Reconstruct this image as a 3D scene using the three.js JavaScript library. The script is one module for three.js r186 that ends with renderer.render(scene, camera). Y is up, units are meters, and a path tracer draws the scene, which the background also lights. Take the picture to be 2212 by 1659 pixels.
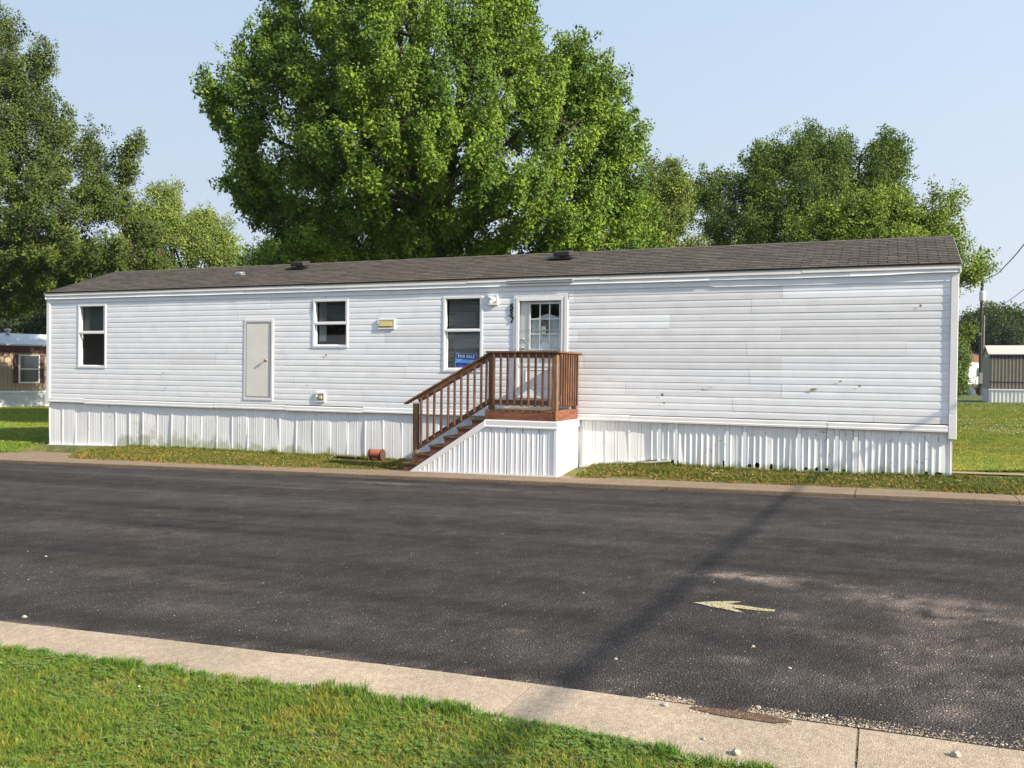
import * as THREE from 'three';
import { mergeGeometries } from 'three/addons/utils/BufferGeometryUtils.js';
import { RoundedBoxGeometry } from 'three/addons/geometries/RoundedBoxGeometry.js';
import { FontLoader } from 'three/addons/loaders/FontLoader.js';
import { TextGeometry } from 'three/addons/geometries/TextGeometry.js';

// ---------------------------------------------------------------- camera, sky, sun, exposure
const scene = new THREE.Scene();
const camera = new THREE.PerspectiveCamera(46.64, 1024 / 768, 0.1, 900);
camera.position.set(-1.071, 1.674, 15.817);
camera.rotation.set(-0.0123, 0.394, 0.01197, 'YXZ');
camera.updateMatrixWorld(true);
const renderer = new THREE.WebGLRenderer({ antialias: true });
renderer.setSize(1024, 768);
renderer.toneMapping = THREE.LinearToneMapping;
renderer.toneMappingExposure = 2.0;
renderer.shadowMap.enabled = true;

const SUN_EL = 30 * Math.PI / 180, SUN_AZ = 10 * Math.PI / 180;      // measured from +x towards +z
const sunDir = new THREE.Vector3(Math.cos(SUN_EL) * Math.cos(SUN_AZ), Math.sin(SUN_EL), Math.cos(SUN_EL) * Math.sin(SUN_AZ));
const sun = new THREE.DirectionalLight(new THREE.Color().setRGB(1.0, 0.87, 0.70), 5.0);
sun.position.copy(sunDir).multiplyScalar(120).add(new THREE.Vector3(-8, 0, 0));
sun.target.position.set(-8, 0, 0);
sun.castShadow = true; sun.shadow.radius = 1.0;
sun.shadow.mapSize.set(4096, 4096);
Object.assign(sun.shadow.camera, { left: -60, right: 60, top: 50, bottom: -50, near: 1, far: 300 });
scene.add(sun, sun.target);

{ // hazy early-summer sky: blue overhead, milky at the horizon, brighter round the sun
  const W = 1024, H = 512, d = new Float32Array(W * H * 4);
  const zen = [0.135, 0.225, 0.41], mid = [0.205, 0.292, 0.408], hor = [0.345, 0.368, 0.395], glow = [0.97, 0.95, 0.90];
  for (let j = 0; j < H; j++) {
    const el = ((j + 0.5) / H - 0.5) * Math.PI, y = Math.sin(el), c = Math.cos(el);
    for (let i = 0; i < W; i++) {
      const az = ((i + 0.5) / W - 0.5) * 2 * Math.PI, x = Math.cos(az) * c, z = Math.sin(az) * c;
      const cs = x * sunDir.x + y * sunDir.y + z * sunDir.z, ang = Math.acos(Math.max(-1, Math.min(1, cs)));
      const e = Math.max(0, y), o = (j * W + i) * 4;
      const a = Math.exp(-e * 3.8), b = Math.exp(-Math.max(0, e - 0.25) * 1.9);
      const g = 0.55 * Math.exp(-ang * 1.35) + 0.7 * Math.exp(-ang * 6);
      for (let k = 0; k < 3; k++) {
        const clear = zen[k] + (mid[k] - zen[k]) * b;
        let v = clear + (hor[k] - clear) * a + glow[k] * g;
        if (y < 0) v = v * Math.max(0.25, 1 + y * 3);
        d[o + k] = v;
      }
      d[o + 3] = 1;
    }
  }
  const t = new THREE.DataTexture(d, W, H, THREE.RGBAFormat, THREE.FloatType);
  t.mapping = THREE.EquirectangularReflectionMapping; t.magFilter = t.minFilter = THREE.LinearFilter; t.needsUpdate = true;
  scene.background = t; scene.environment = t;
}

// ---------------------------------------------------------------- helpers
function rng(seed) { let a = seed >>> 0; return () => { a = (a + 0x6D2B79F5) | 0; let t = Math.imul(a ^ (a >>> 15), 1 | a); t = (t + Math.imul(t ^ (t >>> 7), 61 | t)) ^ t; return ((t ^ (t >>> 14)) >>> 0) / 4294967296; }; }
const R = rng(637);
const clamp = (x, a, b) => Math.min(b, Math.max(a, x)), lerp = (a, b, t) => a + (b - a) * t;
const smooth = (a, b, x) => { const t = clamp((x - a) / (b - a), 0, 1); return t * t * (3 - 2 * t); };
function hash2(i, j, s = 0) { let h = Math.imul(i, 374761393) + Math.imul(j, 668265263) + Math.imul(s, 1274126177); h = Math.imul(h ^ (h >>> 13), 1274126177); return ((h ^ (h >>> 16)) >>> 0) / 4294967296; }
function vnoise(x, y, s = 0, px = 0, py = 0) {
  let i = Math.floor(x), j = Math.floor(y); const u = x - i, v = y - j, a = u * u * (3 - 2 * u), b = v * v * (3 - 2 * v);
  const W = (n, p) => p ? ((n % p) + p) % p : n, i0 = W(i, px), i1 = W(i + 1, px), j0 = W(j, py), j1 = W(j + 1, py);
  return lerp(lerp(hash2(i0, j0, s), hash2(i1, j0, s), a), lerp(hash2(i0, j1, s), hash2(i1, j1, s), a), b);
}
function fbm(x, y, o = 4, s = 0, px = 0, py = 0) { let v = 0, a = 0.5, n = 0; for (let k = 0; k < o; k++) { v += a * vnoise(x, y, s + k, px, py); n += a; x *= 2; y *= 2; px *= 2; py *= 2; a *= 0.5; } return v / n; }
const V3 = (x, y, z) => new THREE.Vector3(x, y, z);
const lin = (r, g, b) => new THREE.Color().setRGB(r, g, b);

const used = {};
function numbered(n) { used[n] = (used[n] ?? -1) + 1; return used[n] ? `${n}_${String(used[n]).padStart(3, '0')}` : n; }
function shade(m) { m.castShadow = true; m.receiveShadow = true; return m; }
function tag(o, label, category, group) { o.userData.label = label; o.userData.category = category; if (group) o.userData.group = group; return o; }
function thing(name, label, category, [x, y, z] = [0, 0, 0], turn = 0, group) {
  const g = new THREE.Group(); g.name = numbered(name); g.position.set(x, y, z); g.rotation.y = turn; scene.add(g);
  return tag(g, label, category, group);
}
function part(name, geo, mat, parent, kind) { const m = shade(new THREE.Mesh(geo, mat)); m.name = name; parent.add(m); if (kind) m.userData.kind = kind; return m; }
// parts modelled in world coordinates under a group that stands at its base
function rebase(g, x, y, z) { g.position.set(x, y, z); for (const c of g.children) c.position.sub(g.position); return g; }
function structure(name, geo, mat) { const m = shade(new THREE.Mesh(geo, mat)); m.name = name; m.userData.kind = 'structure'; scene.add(m); return m; }
function single(name, geo, mat, label, category, pos, group) { const m = shade(new THREE.Mesh(geo, mat)); m.name = numbered(name); if (pos) m.position.set(...pos); scene.add(m); return tag(m, label, category, group); }

// metric texture coordinates: u runs along the grain axis
function metricUV(g, axis = 'x', ou = 0, ov = 0) {
  if (g.index) g = g.toNonIndexed();
  const p = g.attributes.position, n = g.attributes.normal, uv = new Float32Array(p.count * 2);
  for (let i = 0; i < p.count; i++) {
    const c = { x: p.getX(i), y: p.getY(i), z: p.getZ(i) }, a = { x: Math.abs(n.getX(i)), y: Math.abs(n.getY(i)), z: Math.abs(n.getZ(i)) };
    const rest = ['x', 'y', 'z'].filter((k) => k !== axis), v = a[rest[0]] > a[rest[1]] ? rest[1] : rest[0];
    uv[2 * i] = c[axis] + ou; uv[2 * i + 1] = c[v] + ov;
  }
  g.setAttribute('uv', new THREE.BufferAttribute(uv, 2));
  return g;
}
// chamfered board given by its limits
function board(x0, x1, y0, y1, z0, z1, axis = 'x', r = 0.004) {
  const w = x1 - x0, h = y1 - y0, d = z1 - z0;
  const g = new RoundedBoxGeometry(w, h, d, 1, Math.min(r, w * 0.45, h * 0.45, d * 0.45)).translate((x0 + x1) / 2, (y0 + y1) / 2, (z0 + z1) / 2);
  return metricUV(g, axis, R() * 7, R() * 7);
}
function box(x0, x1, y0, y1, z0, z1, axis = 'x') { return metricUV(new THREE.BoxGeometry(x1 - x0, y1 - y0, z1 - z0).translate((x0 + x1) / 2, (y0 + y1) / 2, (z0 + z1) / 2), axis); }
// prism: polygon in x,y extruded along z
function prism(pts, z0, z1, bevel = 0) {
  const s = new THREE.Shape(pts.map(([x, y]) => new THREE.Vector2(x, y)));
  const g = new THREE.ExtrudeGeometry(s, { depth: z1 - z0, bevelEnabled: bevel > 0, bevelSize: bevel, bevelThickness: bevel, bevelSegments: 1 });
  return metricUV(g.translate(0, 0, z0), 'x', R() * 5, R() * 5);
}
// the same with the polygon in z,y, extruded along x
function prismX(pts, x0, x1) { const s = new THREE.Shape(pts.map(([z, y]) => new THREE.Vector2(-z, y))); return metricUV(new THREE.ExtrudeGeometry(s, { depth: x1 - x0, bevelEnabled: false }).rotateY(Math.PI / 2).translate(x0, 0, 0), 'x', R() * 5, R() * 5); }
function tube(points, r0, r1 = r0, seg = 12, rad = 6) {
  const c = new THREE.CatmullRomCurve3(points), g = new THREE.TubeGeometry(c, seg, 1, rad, false), p = g.attributes.position, v = V3(), q = V3();
  for (let i = 0; i <= seg; i++) { const t = i / seg, rr = lerp(r0, r1, t); c.getPointAt(t, q); for (let k = 0; k <= rad; k++) { const n = i * (rad + 1) + k; v.fromBufferAttribute(p, n).sub(q).multiplyScalar(rr).add(q); p.setXYZ(n, v.x, v.y, v.z); } }
  return g;
}
// a point seen at a place of the 2212 x 1659 survey grid, so many metres deep: used to lay out what stands far off
function at(px, py, depth) { return V3((px - 1106) / 1924.36 * depth, -(py - 829.5) / 1924.36 * depth, -depth).applyEuler(camera.rotation).add(camera.position); }

function texture(w, h, f, srgb = true, repeat) {
  const d = new Uint8Array(w * h * 4);
  for (let j = 0; j < h; j++) for (let i = 0; i < w; i++) { const c = f(i / w, j / h, i, j), o = (j * w + i) * 4; d[o] = clamp(c[0], 0, 1) * 255; d[o + 1] = clamp(c[1], 0, 1) * 255; d[o + 2] = clamp(c[2], 0, 1) * 255; d[o + 3] = c[3] === undefined ? 255 : clamp(c[3], 0, 1) * 255; }
  const t = new THREE.DataTexture(d, w, h, THREE.RGBAFormat);
  t.wrapS = t.wrapT = THREE.RepeatWrapping; t.magFilter = THREE.LinearFilter; t.minFilter = THREE.LinearMipmapLinearFilter; t.generateMipmaps = true;
  if (srgb) t.colorSpace = THREE.SRGBColorSpace;
  if (repeat) t.repeat.set(...repeat);
  t.needsUpdate = true; return t;
}
const grey = (f, w = 512, h = 512, repeat, srgb = false) => texture(w, h, (u, v) => { const g = f(u, v); return [g, g, g]; }, srgb, repeat);
const std = (o) => new THREE.MeshStandardMaterial(o), phys = (o) => new THREE.MeshPhysicalMaterial(o);

// ---------------------------------------------------------------- materials
const M = {};
{
  // weathered vinyl: chalky blotches and faint run marks
  const vinylMap = texture(512, 512, (u, v) => { const b = fbm(u * 5, v * 5, 4, 3, 5, 5), s = fbm(u * 60, v * 4, 3, 9, 60, 4), g = 0.93 + 0.07 * (b - 0.1) + 0.015 * (s - 0.5); return [g, g, g * 0.998]; }, true, [0.7, 0.7]);
  const vinylBump = grey((u, v) => 0.5 + 0.5 * (fbm(u * 6, v * 6, 3, 21, 6, 6) - 0.5), 256, 256, [0.8, 0.8]);
  const vinyl = (r, g, b, ro = 0.42) => std({ color: lin(r, g, b), map: vinylMap, roughness: ro, bumpMap: vinylBump, bumpScale: 0.0009 });
  M.siding = [vinyl(0.85, 0.865, 0.89), vinyl(0.82, 0.84, 0.87), vinyl(0.795, 0.815, 0.845)];
  M.sidingGrey = [vinyl(0.765, 0.775, 0.79), vinyl(0.735, 0.745, 0.76)];
  M.sidingNew = vinyl(0.90, 0.92, 0.95, 0.35);
  M.trim = vinyl(0.80, 0.80, 0.80, 0.4);
  M.trimOld = vinyl(0.66, 0.645, 0.60, 0.55);
  M.white = std({ color: lin(0.78, 0.79, 0.80), roughness: 0.35 });
  M.doorPaint = std({ color: lin(0.70, 0.71, 0.70), roughness: 0.4, map: vinylMap });
  M.cream = std({ color: lin(0.76, 0.745, 0.69), roughness: 0.5, map: vinylMap });
  M.ventYellow = std({ color: lin(0.68, 0.55, 0.24), roughness: 0.5, map: vinylMap });
  M.ventPale = std({ color: lin(0.55, 0.50, 0.34), roughness: 0.6 });
  M.alu = std({ color: lin(0.55, 0.56, 0.57), metalness: 0.85, roughness: 0.38 });
  M.aluDull = std({ color: lin(0.42, 0.42, 0.41), metalness: 0.5, roughness: 0.55 });
  M.brass = std({ color: lin(0.35, 0.22, 0.12), metalness: 0.8, roughness: 0.35 });
  M.chrome = std({ color: lin(0.6, 0.6, 0.58), metalness: 1, roughness: 0.2 });
  M.black = std({ color: lin(0.012, 0.012, 0.014), roughness: 0.45 });
  M.rubber = std({ color: lin(0.03, 0.028, 0.026), roughness: 0.8 });
  M.glass = phys({ color: 0xffffff, transmission: 1, roughness: 0.015, thickness: 0, ior: 1.5 });
  M.frost = phys({ color: lin(0.95, 0.95, 0.92), transmission: 0.85, roughness: 0.12, thickness: 0, ior: 1.5 });
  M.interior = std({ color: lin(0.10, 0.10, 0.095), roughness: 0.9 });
  M.blind = std({ color: lin(0.20, 0.215, 0.205), roughness: 0.6, side: THREE.DoubleSide });
  M.curtain = phys({ color: lin(0.30, 0.34, 0.34), transmission: 0.2, roughness: 1, thickness: 0 });
  M.timber = std({ color: lin(0.30, 0.22, 0.13), roughness: 0.85 });
  M.underside = std({ color: lin(0.05, 0.045, 0.04), roughness: 1 });

  // stained decking timber, grain along u
  const grain = (u, v, s) => { const w = fbm(u * 3, v * 9, 3, s, 3, 9), g = fbm(u * 5 + w * 0.6, v * 90 + w * 5, 3, s + 7, 0, 0); return [w, g]; };
  const woodMap = (s, lo, hi) => texture(512, 512, (u, v) => {
    const [w, g] = grain(u, v, s); const ring = Math.pow(0.5 + 0.5 * Math.sin((v * 16 + w * 9 + Math.sin(u * 6.283) * 0.5) * 2.1), 1.5), kn = Math.exp(-(Math.pow((u - 0.63) / 0.03, 2) + Math.pow((v - 0.37 - 0.2 * (s % 3)) / 0.015, 2))); let t = clamp(0.40 * g + 0.42 * ring + 0.45 * (w - 0.4) - 0.7 * kn, 0, 1);
    return [lerp(lo[0], hi[0], t), lerp(lo[1], hi[1], t), lerp(lo[2], hi[2], t)];
  }, true, [0.8, 1.6]);
  const woodBump = grey((u, v) => { const [w, g] = grain(u, v, 5); return clamp(0.7 * g + 0.2 * w, 0, 1); }, 512, 512, [0.8, 1.6]);
  const wood = (s, lo, hi) => std({ map: woodMap(s, lo, hi), bumpMap: woodBump, bumpScale: 0.0016, roughness: 0.8 });
  M.rail = [wood(33, [0.25, 0.165, 0.12], [0.47, 0.325, 0.245]), wood(35, [0.34, 0.23, 0.165], [0.61, 0.445, 0.34]), wood(31, [0.285, 0.195, 0.14], [0.52, 0.375, 0.285]), wood(37, [0.32, 0.215, 0.155], [0.57, 0.405, 0.305])];
  M.post = [wood(41, [0.36, 0.285, 0.20], [0.61, 0.50, 0.375]), wood(43, [0.38, 0.28, 0.20], [0.60, 0.475, 0.36])];
  M.rim = wood(47, [0.35, 0.20, 0.135], [0.61, 0.385, 0.28]);
  M.tread = wood(53, [0.25, 0.175, 0.115], [0.45, 0.33, 0.22]);
  M.riser = wood(59, [0.33, 0.20, 0.145], [0.52, 0.34, 0.255]);
  M.deckBoard = wood(61, [0.36, 0.29, 0.20], [0.60, 0.50, 0.36]);

  // asphalt shingle: granule speckle
  const gran = texture(512, 512, (u, v) => { const f = hash2(Math.floor(u * 256), Math.floor(v * 256), 5), c = fbm(u * 6, v * 6, 3, 13, 6, 6), g = 0.36 + 0.16 * f + 0.2 * (c - 0.5); return [g * 1.03, g, g * 0.965]; }, true, [1.4, 1.4]);
  const granBump = grey((u, v) => hash2(Math.floor(u * 256), Math.floor(v * 256), 6), 256, 256, [1.4, 1.4]);
  M.shingle = [[0.80, 0.765, 0.72], [0.66, 0.63, 0.60], [0.92, 0.875, 0.82], [0.73, 0.675, 0.63], [0.56, 0.54, 0.53]].map(([r, g, b]) => std({ color: lin(r * 0.47, g * 0.435, b * 0.405), map: gran, bumpMap: granBump, bumpScale: 0.002, roughness: 0.95 }));

  // broom-finished concrete with exposed sand and stains
  const concMap = texture(1024, 1024, (u, v) => {
    const a = fbm(u * 5, v * 5, 4, 71, 5, 5), f = hash2(Math.floor(u * 512), Math.floor(v * 512), 72), k = fbm(u * 64, v * 64, 2, 75, 64, 64);
    let g = 0.585 + 0.13 * (a - 0.5) + 0.20 * (f - 0.5) + 0.10 * (k - 0.5); if (f > 0.98) g += 0.18; if (f < 0.008) g -= 0.2;
    return [g * 1.05, g * 0.962, g * 0.848];
  }, true, [0.55, 0.55]);
  const concBump = grey((u, v) => 0.5 * hash2(Math.floor(u * 256), Math.floor(v * 256), 77) + 0.5 * fbm(u * 40, v * 40, 3, 78, 40, 40), 512, 512, [0.9, 0.9]);
  M.concrete = [1, 0.95, 1.05].map((k) => std({ color: lin(0.96 * k, 0.93 * k, 0.88 * k), map: concMap, bumpMap: concBump, bumpScale: 0.004, roughness: 0.92 }));
  M.kerb = std({ color: lin(0.55, 0.49, 0.42), map: concMap, bumpMap: concBump, bumpScale: 0.005, roughness: 0.95 });
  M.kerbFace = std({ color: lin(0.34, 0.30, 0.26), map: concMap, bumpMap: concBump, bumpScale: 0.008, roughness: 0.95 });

  // asphalt: dark binder with pale worn aggregate
  const cell = (u, v, n, s) => { const x = u * n, y = v * n, i = Math.floor(x), j = Math.floor(y); let best = 9, id = 0; for (let a = -1; a < 2; a++) for (let b = -1; b < 2; b++) { const ii = ((i + a) % n + n) % n, jj = ((j + b) % n + n) % n, dx = i + a + hash2(ii, jj, s) - x, dy = j + b + hash2(ii, jj, s + 1) - y, d = dx * dx + dy * dy; if (d < best) { best = d; id = hash2(ii, jj, s + 2); } } return [Math.sqrt(best), id]; };
  const asMap = texture(1024, 1024, (u, v) => {
    const [d, id] = cell(u, v, 150, 81), a = fbm(u * 4, v * 4, 3, 84, 4, 4); let g = 0.40 + 0.12 * (a - 0.5) + (d < 0.42 ? 0.26 * (id - 0.45) : -0.09);
    if (id > 0.982 && d < 0.4) g += 0.20; if (id > 0.994 && d < 0.45) g += 0.25;
    return [g * 1.025, g * 0.985, g * 0.955];
  }, true, [0.62, 0.62]);
  const asBump = grey((u, v) => { const [d, id] = cell(u, v, 110, 87); return clamp(1 - d * 1.3, 0, 1) * (0.5 + 0.5 * id); }, 768, 768, [0.7, 0.7]);
  M.asphalt = phys({ map: asMap, bumpMap: asBump, bumpScale: 0.010, roughness: 0.95, specularIntensity: 0.5, vertexColors: true });
  M.farRoad = std({ color: lin(0.85, 0.8, 0.76), map: asMap, roughness: 0.95 });

  // soil and turf under the blades
  const soil = texture(512, 512, (u, v) => { const a = fbm(u * 9, v * 9, 4, 91, 9, 9), b = fbm(u * 50, v * 50, 2, 95, 50, 50), t = clamp(0.5 + (a - 0.5) * 1.4 + (b - 0.5) * 0.8, 0, 1); return [lerp(0.22, 0.40, t), lerp(0.25, 0.40, t), lerp(0.10, 0.20, t)]; }, true, [0.6, 0.6]);
  const turfBump = grey((u, v) => fbm(u * 60, v * 60, 3, 97, 60, 60), 512, 512, [0.8, 0.8]);
  M.turf = std({ map: soil, bumpMap: turfBump, bumpScale: 0.03, roughness: 1, vertexColors: true });
  M.dirt = std({ color: lin(0.30, 0.21, 0.14), map: concMap, bumpMap: concBump, bumpScale: 0.008, roughness: 1 });

  const bark = texture(256, 512, (u, v) => { const a = fbm(u * 14, v * 5, 4, 101, 14, 5), g = 0.22 + 0.26 * a; return [g * 1.08, g * 0.95, g * 0.82]; }, true, [3, 2]);
  const barkBump = grey((u, v) => fbm(u * 16, v * 5, 4, 101, 16, 5), 256, 256, [3, 2]);
  M.bark = std({ map: bark, bumpMap: barkBump, bumpScale: 0.02, roughness: 0.95 });
  M.leaf = phys({ color: 0xffffff, transmission: 0.34, roughness: 0.8, specularIntensity: 0.35, thickness: 0, side: THREE.DoubleSide, vertexColors: true });
  M.blade = phys({ color: 0xffffff, transmission: 0.3, roughness: 0.8, specularIntensity: 0.5, thickness: 0, side: THREE.DoubleSide, vertexColors: true });
}
// ---------------------------------------------------------------- ground levels (the lot falls gently to the left)
const sx = (x) => 0.0157 * clamp(x, -45, 15);
function interp(tab, x) { if (x <= tab[0][0]) return tab[0][1]; for (let i = 1; i < tab.length; i++) if (x <= tab[i][0]) return lerp(tab[i - 1][1], tab[i][1], (x - tab[i - 1][0]) / (tab[i][0] - tab[i - 1][0])); return tab[tab.length - 1][1]; }
const BASE = [[-20.2, -0.214], [-19.9, -0.209], [-17.4, -0.140], [-14.5, -0.130], [-10.9, -0.141], [-9.6, -0.135], [-6.3, -0.06], [-5.6, 0.02], [-5.0, 0.06], [-4.0, 0.054], [-2.8, 0.042], [-1.4, 0.06], [0, 0.10]];
const skirtBase = (x) => x < -20.2 || x > 0 ? 0.10 + sx(x) : interp(BASE, x);
const slabTop = (x) => -0.03 + sx(x);
const zKerb = (x) => 1.67 - 0.034 * clamp(x, -40, 12);
const zInner = (x) => interp([[-40, 1.5], [-20.6, 1.45], [-19.8, 0.5], [-18.6, 0.45], [-17.6, 1.5], [-13.3, 1.58], [-11, 1.38], [-9.7, 1.22], [-9.2, 0.9], [-6.4, 0.85], [-5.9, 1.15], [-5.2, 0.95], [3, 0.92], [40, 0.92]], x);
const roadY = (x, z) => { const t = (z - zKerb(x)) / (10.85 - zKerb(x)); return lerp(slabTop(x) - 0.062, -0.15 + sx(x), clamp(t, -0.2, 1.2)); };
const zNear = (x) => interp([[-60, 12.4], [-7.26, 11.05], [-4, 10.84], [-3, 10.81], [40, 10.81]], x);
const nearTop = (x) => -0.146 + sx(x);
const zGrassNear = (x) => zNear(x) + interp([[-8, 0.66], [-3.4, 0.68], [-2.6, 0.74], [-1.5, 0.84], [1, 0.9]], x);
function lawnY(x, z) {
  const far = 0.095 + sx(x), b = skirtBase(x);
  if (z <= 0) return lerp(b, far, clamp(-z / 3, 0, 1)) - 0.01;
  const zi = zInner(x) + 0.06;
  return lerp(b, slabTop(x) - 0.012, clamp(z / zi, 0, 1)) + (z < zi ? 0.012 * Math.sin(Math.PI * clamp(z / zi, 0, 1)) : 0) - (z > zi ? 0.05 : 0);
}
function ground(px, py) { const d = at(px, py, 1).sub(camera.position), o = camera.position, s = 0.0157; const t = (-0.145 + s * o.x - o.y) / (d.y - s * d.x); return [o.x + t * d.x, o.z + t * d.z]; }

function steps(...segs) { const a = []; for (const [from, to, n] of segs) for (let i = 0; i < n; i++) a.push(lerp(from, to, i / n)); a.push(segs[segs.length - 1][1]); return a; }
function sheet(xs, zs, fy, fc) {
  const P = [], C = [], U = [], I = [], nx = xs.length, nz = zs.length;
  for (let j = 0; j < nz; j++) for (let i = 0; i < nx; i++) { const z = typeof zs[j] === 'function' ? zs[j](xs[i]) : zs[j], x = xs[i]; P.push(x, fy(x, z), z); U.push(x, z); if (fc) C.push(...fc(x, z)); }
  for (let j = 0; j < nz - 1; j++) for (let i = 0; i < nx - 1; i++) { const a = j * nx + i; I.push(a, a + nx, a + 1, a + 1, a + nx, a + nx + 1); }
  const g = new THREE.BufferGeometry();
  g.setAttribute('position', new THREE.Float32BufferAttribute(P, 3)); g.setAttribute('uv', new THREE.Float32BufferAttribute(U, 2));
  if (fc) g.setAttribute('color', new THREE.Float32BufferAttribute(C, 3));
  g.setIndex(I); g.computeVertexNormals(); return g;
}
const turfTint = (x, z) => { // mown grass, dry and clover patches
  const a = fbm(x * 0.35 + 40, z * 0.35 + 7, 4, 201), b = fbm(x * 1.6, z * 1.6, 3, 207);
  let r = 0.62 + 0.5 * a, g = 0.95 + 0.25 * b, bl = 0.55 + 0.2 * b;
  if (z > 0 && z < 1.7 && x < 0.4) { r = 0.95 + 0.4 * b; g = 1.05 + 0.2 * a; bl = 0.85; }
  return [r, g, bl];
};
structure('lawn', sheet(steps([-320, -60, 10], [-60, -21, 40], [-21, 1, 90], [1, 20, 30], [20, 320, 12]), steps([-420, -60, 10], [-60, -5, 40], [-5, 0, 6], [0, 1.75, 14]), lawnY, turfTint), M.turf);
structure('near_lawn', sheet(steps([-200, -12, 10], [-12, 2, 50], [2, 200, 10]), [(x) => zGrassNear(x) - 0.04, (x) => zGrassNear(x) + 0.02, (x) => zGrassNear(x) + 0.12, 12.2, 12.7, 13.4, 14.5, 16, 20, 40, 120, 300], (x, z) => nearTop(x) - 0.004 + (z > zGrassNear(x) - 0.02 ? 0.03 : -0.03) + 0.012 * fbm(x * 3, z * 3, 2, 211), turfTint), M.turf);

// ---------------------------------------------------------------- the road
const worn = [];   // worn, dusty places of the surface: x, z, half length, half width, strength
for (const [px, py, a, b, s] of [[1570, 1248, 0.22, 0.10, 1.5], [1640, 1256, 0.20, 0.10, 1.4], [1695, 1268, 0.16, 0.09, 1.3], [1470, 1243, 0.14, 0.07, 0.8], [1840, 1272, 0.2, 0.08, 0.9], [1890, 1290, 0.22, 0.1, 0.8], [1990, 1300, 0.3, 0.2, 0.6], [2010, 1345, 0.2, 0.3, 0.9], [2110, 1310, 0.4, 0.12, 0.7], [2180, 1345, 0.35, 0.12, 0.8], [1690, 1330, 0.3, 0.14, 0.5], [1585, 1425, 0.12, 0.05, 0.9], [2060, 1540, 0.14, 0.14, 1.1], [1110, 1362, 0.1, 0.03, 1.2], [830, 1050, 0.8, 0.12, 1.2], [980, 1040, 0.7, 0.12, 1.1], [1100, 1066, 0.8, 0.1, 0.8], [610, 1058, 0.9, 0.1, 0.7], [480, 1260, 0.5, 0.2, 0.4], [430, 1315, 0.4, 0.1, 0.5], [250, 1235, 0.7, 0.25, 0.35], [1500, 1120, 0.6, 0.06, 0.5], [1330, 1470, 0.2, 0.08, 0.5], [2000, 1440, 0.3, 0.25, 0.5], [1850, 1480, 0.4, 0.2, 0.4], [1750, 1190, 0.6, 0.08, 0.35], [300, 1150, 1.4, 0.2, 0.35], [1640, 1250, 0.5, 0.10, 1.0], [2050, 1330, 0.55, 0.3, 0.7], [2150, 1400, 0.6, 0.3, 0.6], [2170, 1500, 0.5, 0.25, 0.6], [1950, 1400, 0.4, 0.2, 0.5], [1880, 1300, 0.5, 0.12, 0.8], [1780, 1370, 0.4, 0.12, 0.4]]) { const [x, z] = ground(px, py); worn.push([x, z, a, b, s]); }
const roadTint = (x, z) => {
  const streak = fbm(x * 0.10 + 3, z * 2.6, 4, 221), blotch = fbm(x * 0.55, z * 0.8, 4, 225), fine = fbm(x * 7, z * 7, 3, 229);
  let g = 0.275 + 0.20 * (streak - 0.5) + 0.20 * (fbm(x * 0.22, z * 7, 3, 223) - 0.5) + 0.13 * (blotch - 0.5) + 0.16 * (fine - 0.5) + 0.14 * (vnoise(x * 21, z * 21, 231) - 0.5), dust = 0;
  for (const [wx, wz, a, b, s] of worn) { const dx = (x - wx) / a, dz = (z - wz) / b, d = dx * dx + dz * dz; if (d < 5) dust += s * Math.exp(-d) * smooth(0.28, 0.60, fbm(x * 13 + wx, z * 13, 4, 233)); }
  const u = (z - zKerb(x)) / (zNear(x) - zKerb(x)); for (const [c, w, k] of [[0.12, 0.03, 0.05], [0.2, 0.05, -0.05], [0.33, 0.06, 0.07], [0.43, 0.03, -0.045], [0.55, 0.05, -0.03], [0.66, 0.05, 0.03], [0.93, 0.04, 0.05]]) g += k * Math.exp(-Math.pow((u - c - 0.02 * (vnoise(x * 0.2, c * 50, 227) - 0.5)) / w, 2)) * (0.4 + 1.2 * vnoise(x * 0.35, c * 90, 228));
  dust += 0.9 * smooth(0.10, 0.0, Math.abs(z - zKerb(x) - 0.03)) * smooth(0.35, 0.6, fbm(x * 4, z * 9, 3, 237));
  dust += 0.55 * smooth(0.16, 0.0, zNear(x) - z) * smooth(0.4, 0.62, fbm(x * 9, z * 9, 3, 239));
  return [g + dust * 0.80, g * 0.98 + dust * 0.68, g * 1.0 + dust * 0.58];
};
structure('road', sheet(steps([-220, -34, 12], [-34, -22, 40], [-22, -4, 240], [-4, 4, 170], [4, 20, 40], [20, 220, 12]), [(x) => zKerb(x) - 0.12, zKerb, ...Array.from({ length: 118 }, (_, k) => (x) => lerp(zKerb(x), zNear(x), (k + 1) / 118)), (x) => zNear(x) + 0.012, (x) => zNear(x) + 0.03], (x, z) => roadY(x, z) + 0.004 * fbm(x * 1.2, z * 1.2, 2, 241) - (z > zNear(x) + 0.02 ? 0.12 : 0), roadTint), M.asphalt);
structure('footpath', sheet(steps([0.0, 14, 24]), [-0.78, -0.62, -0.46], (x, z) => lawnY(x, z) + 0.028 + 0.006 * fbm(x * 3, z * 3, 2, 245)), M.kerb);
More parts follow.
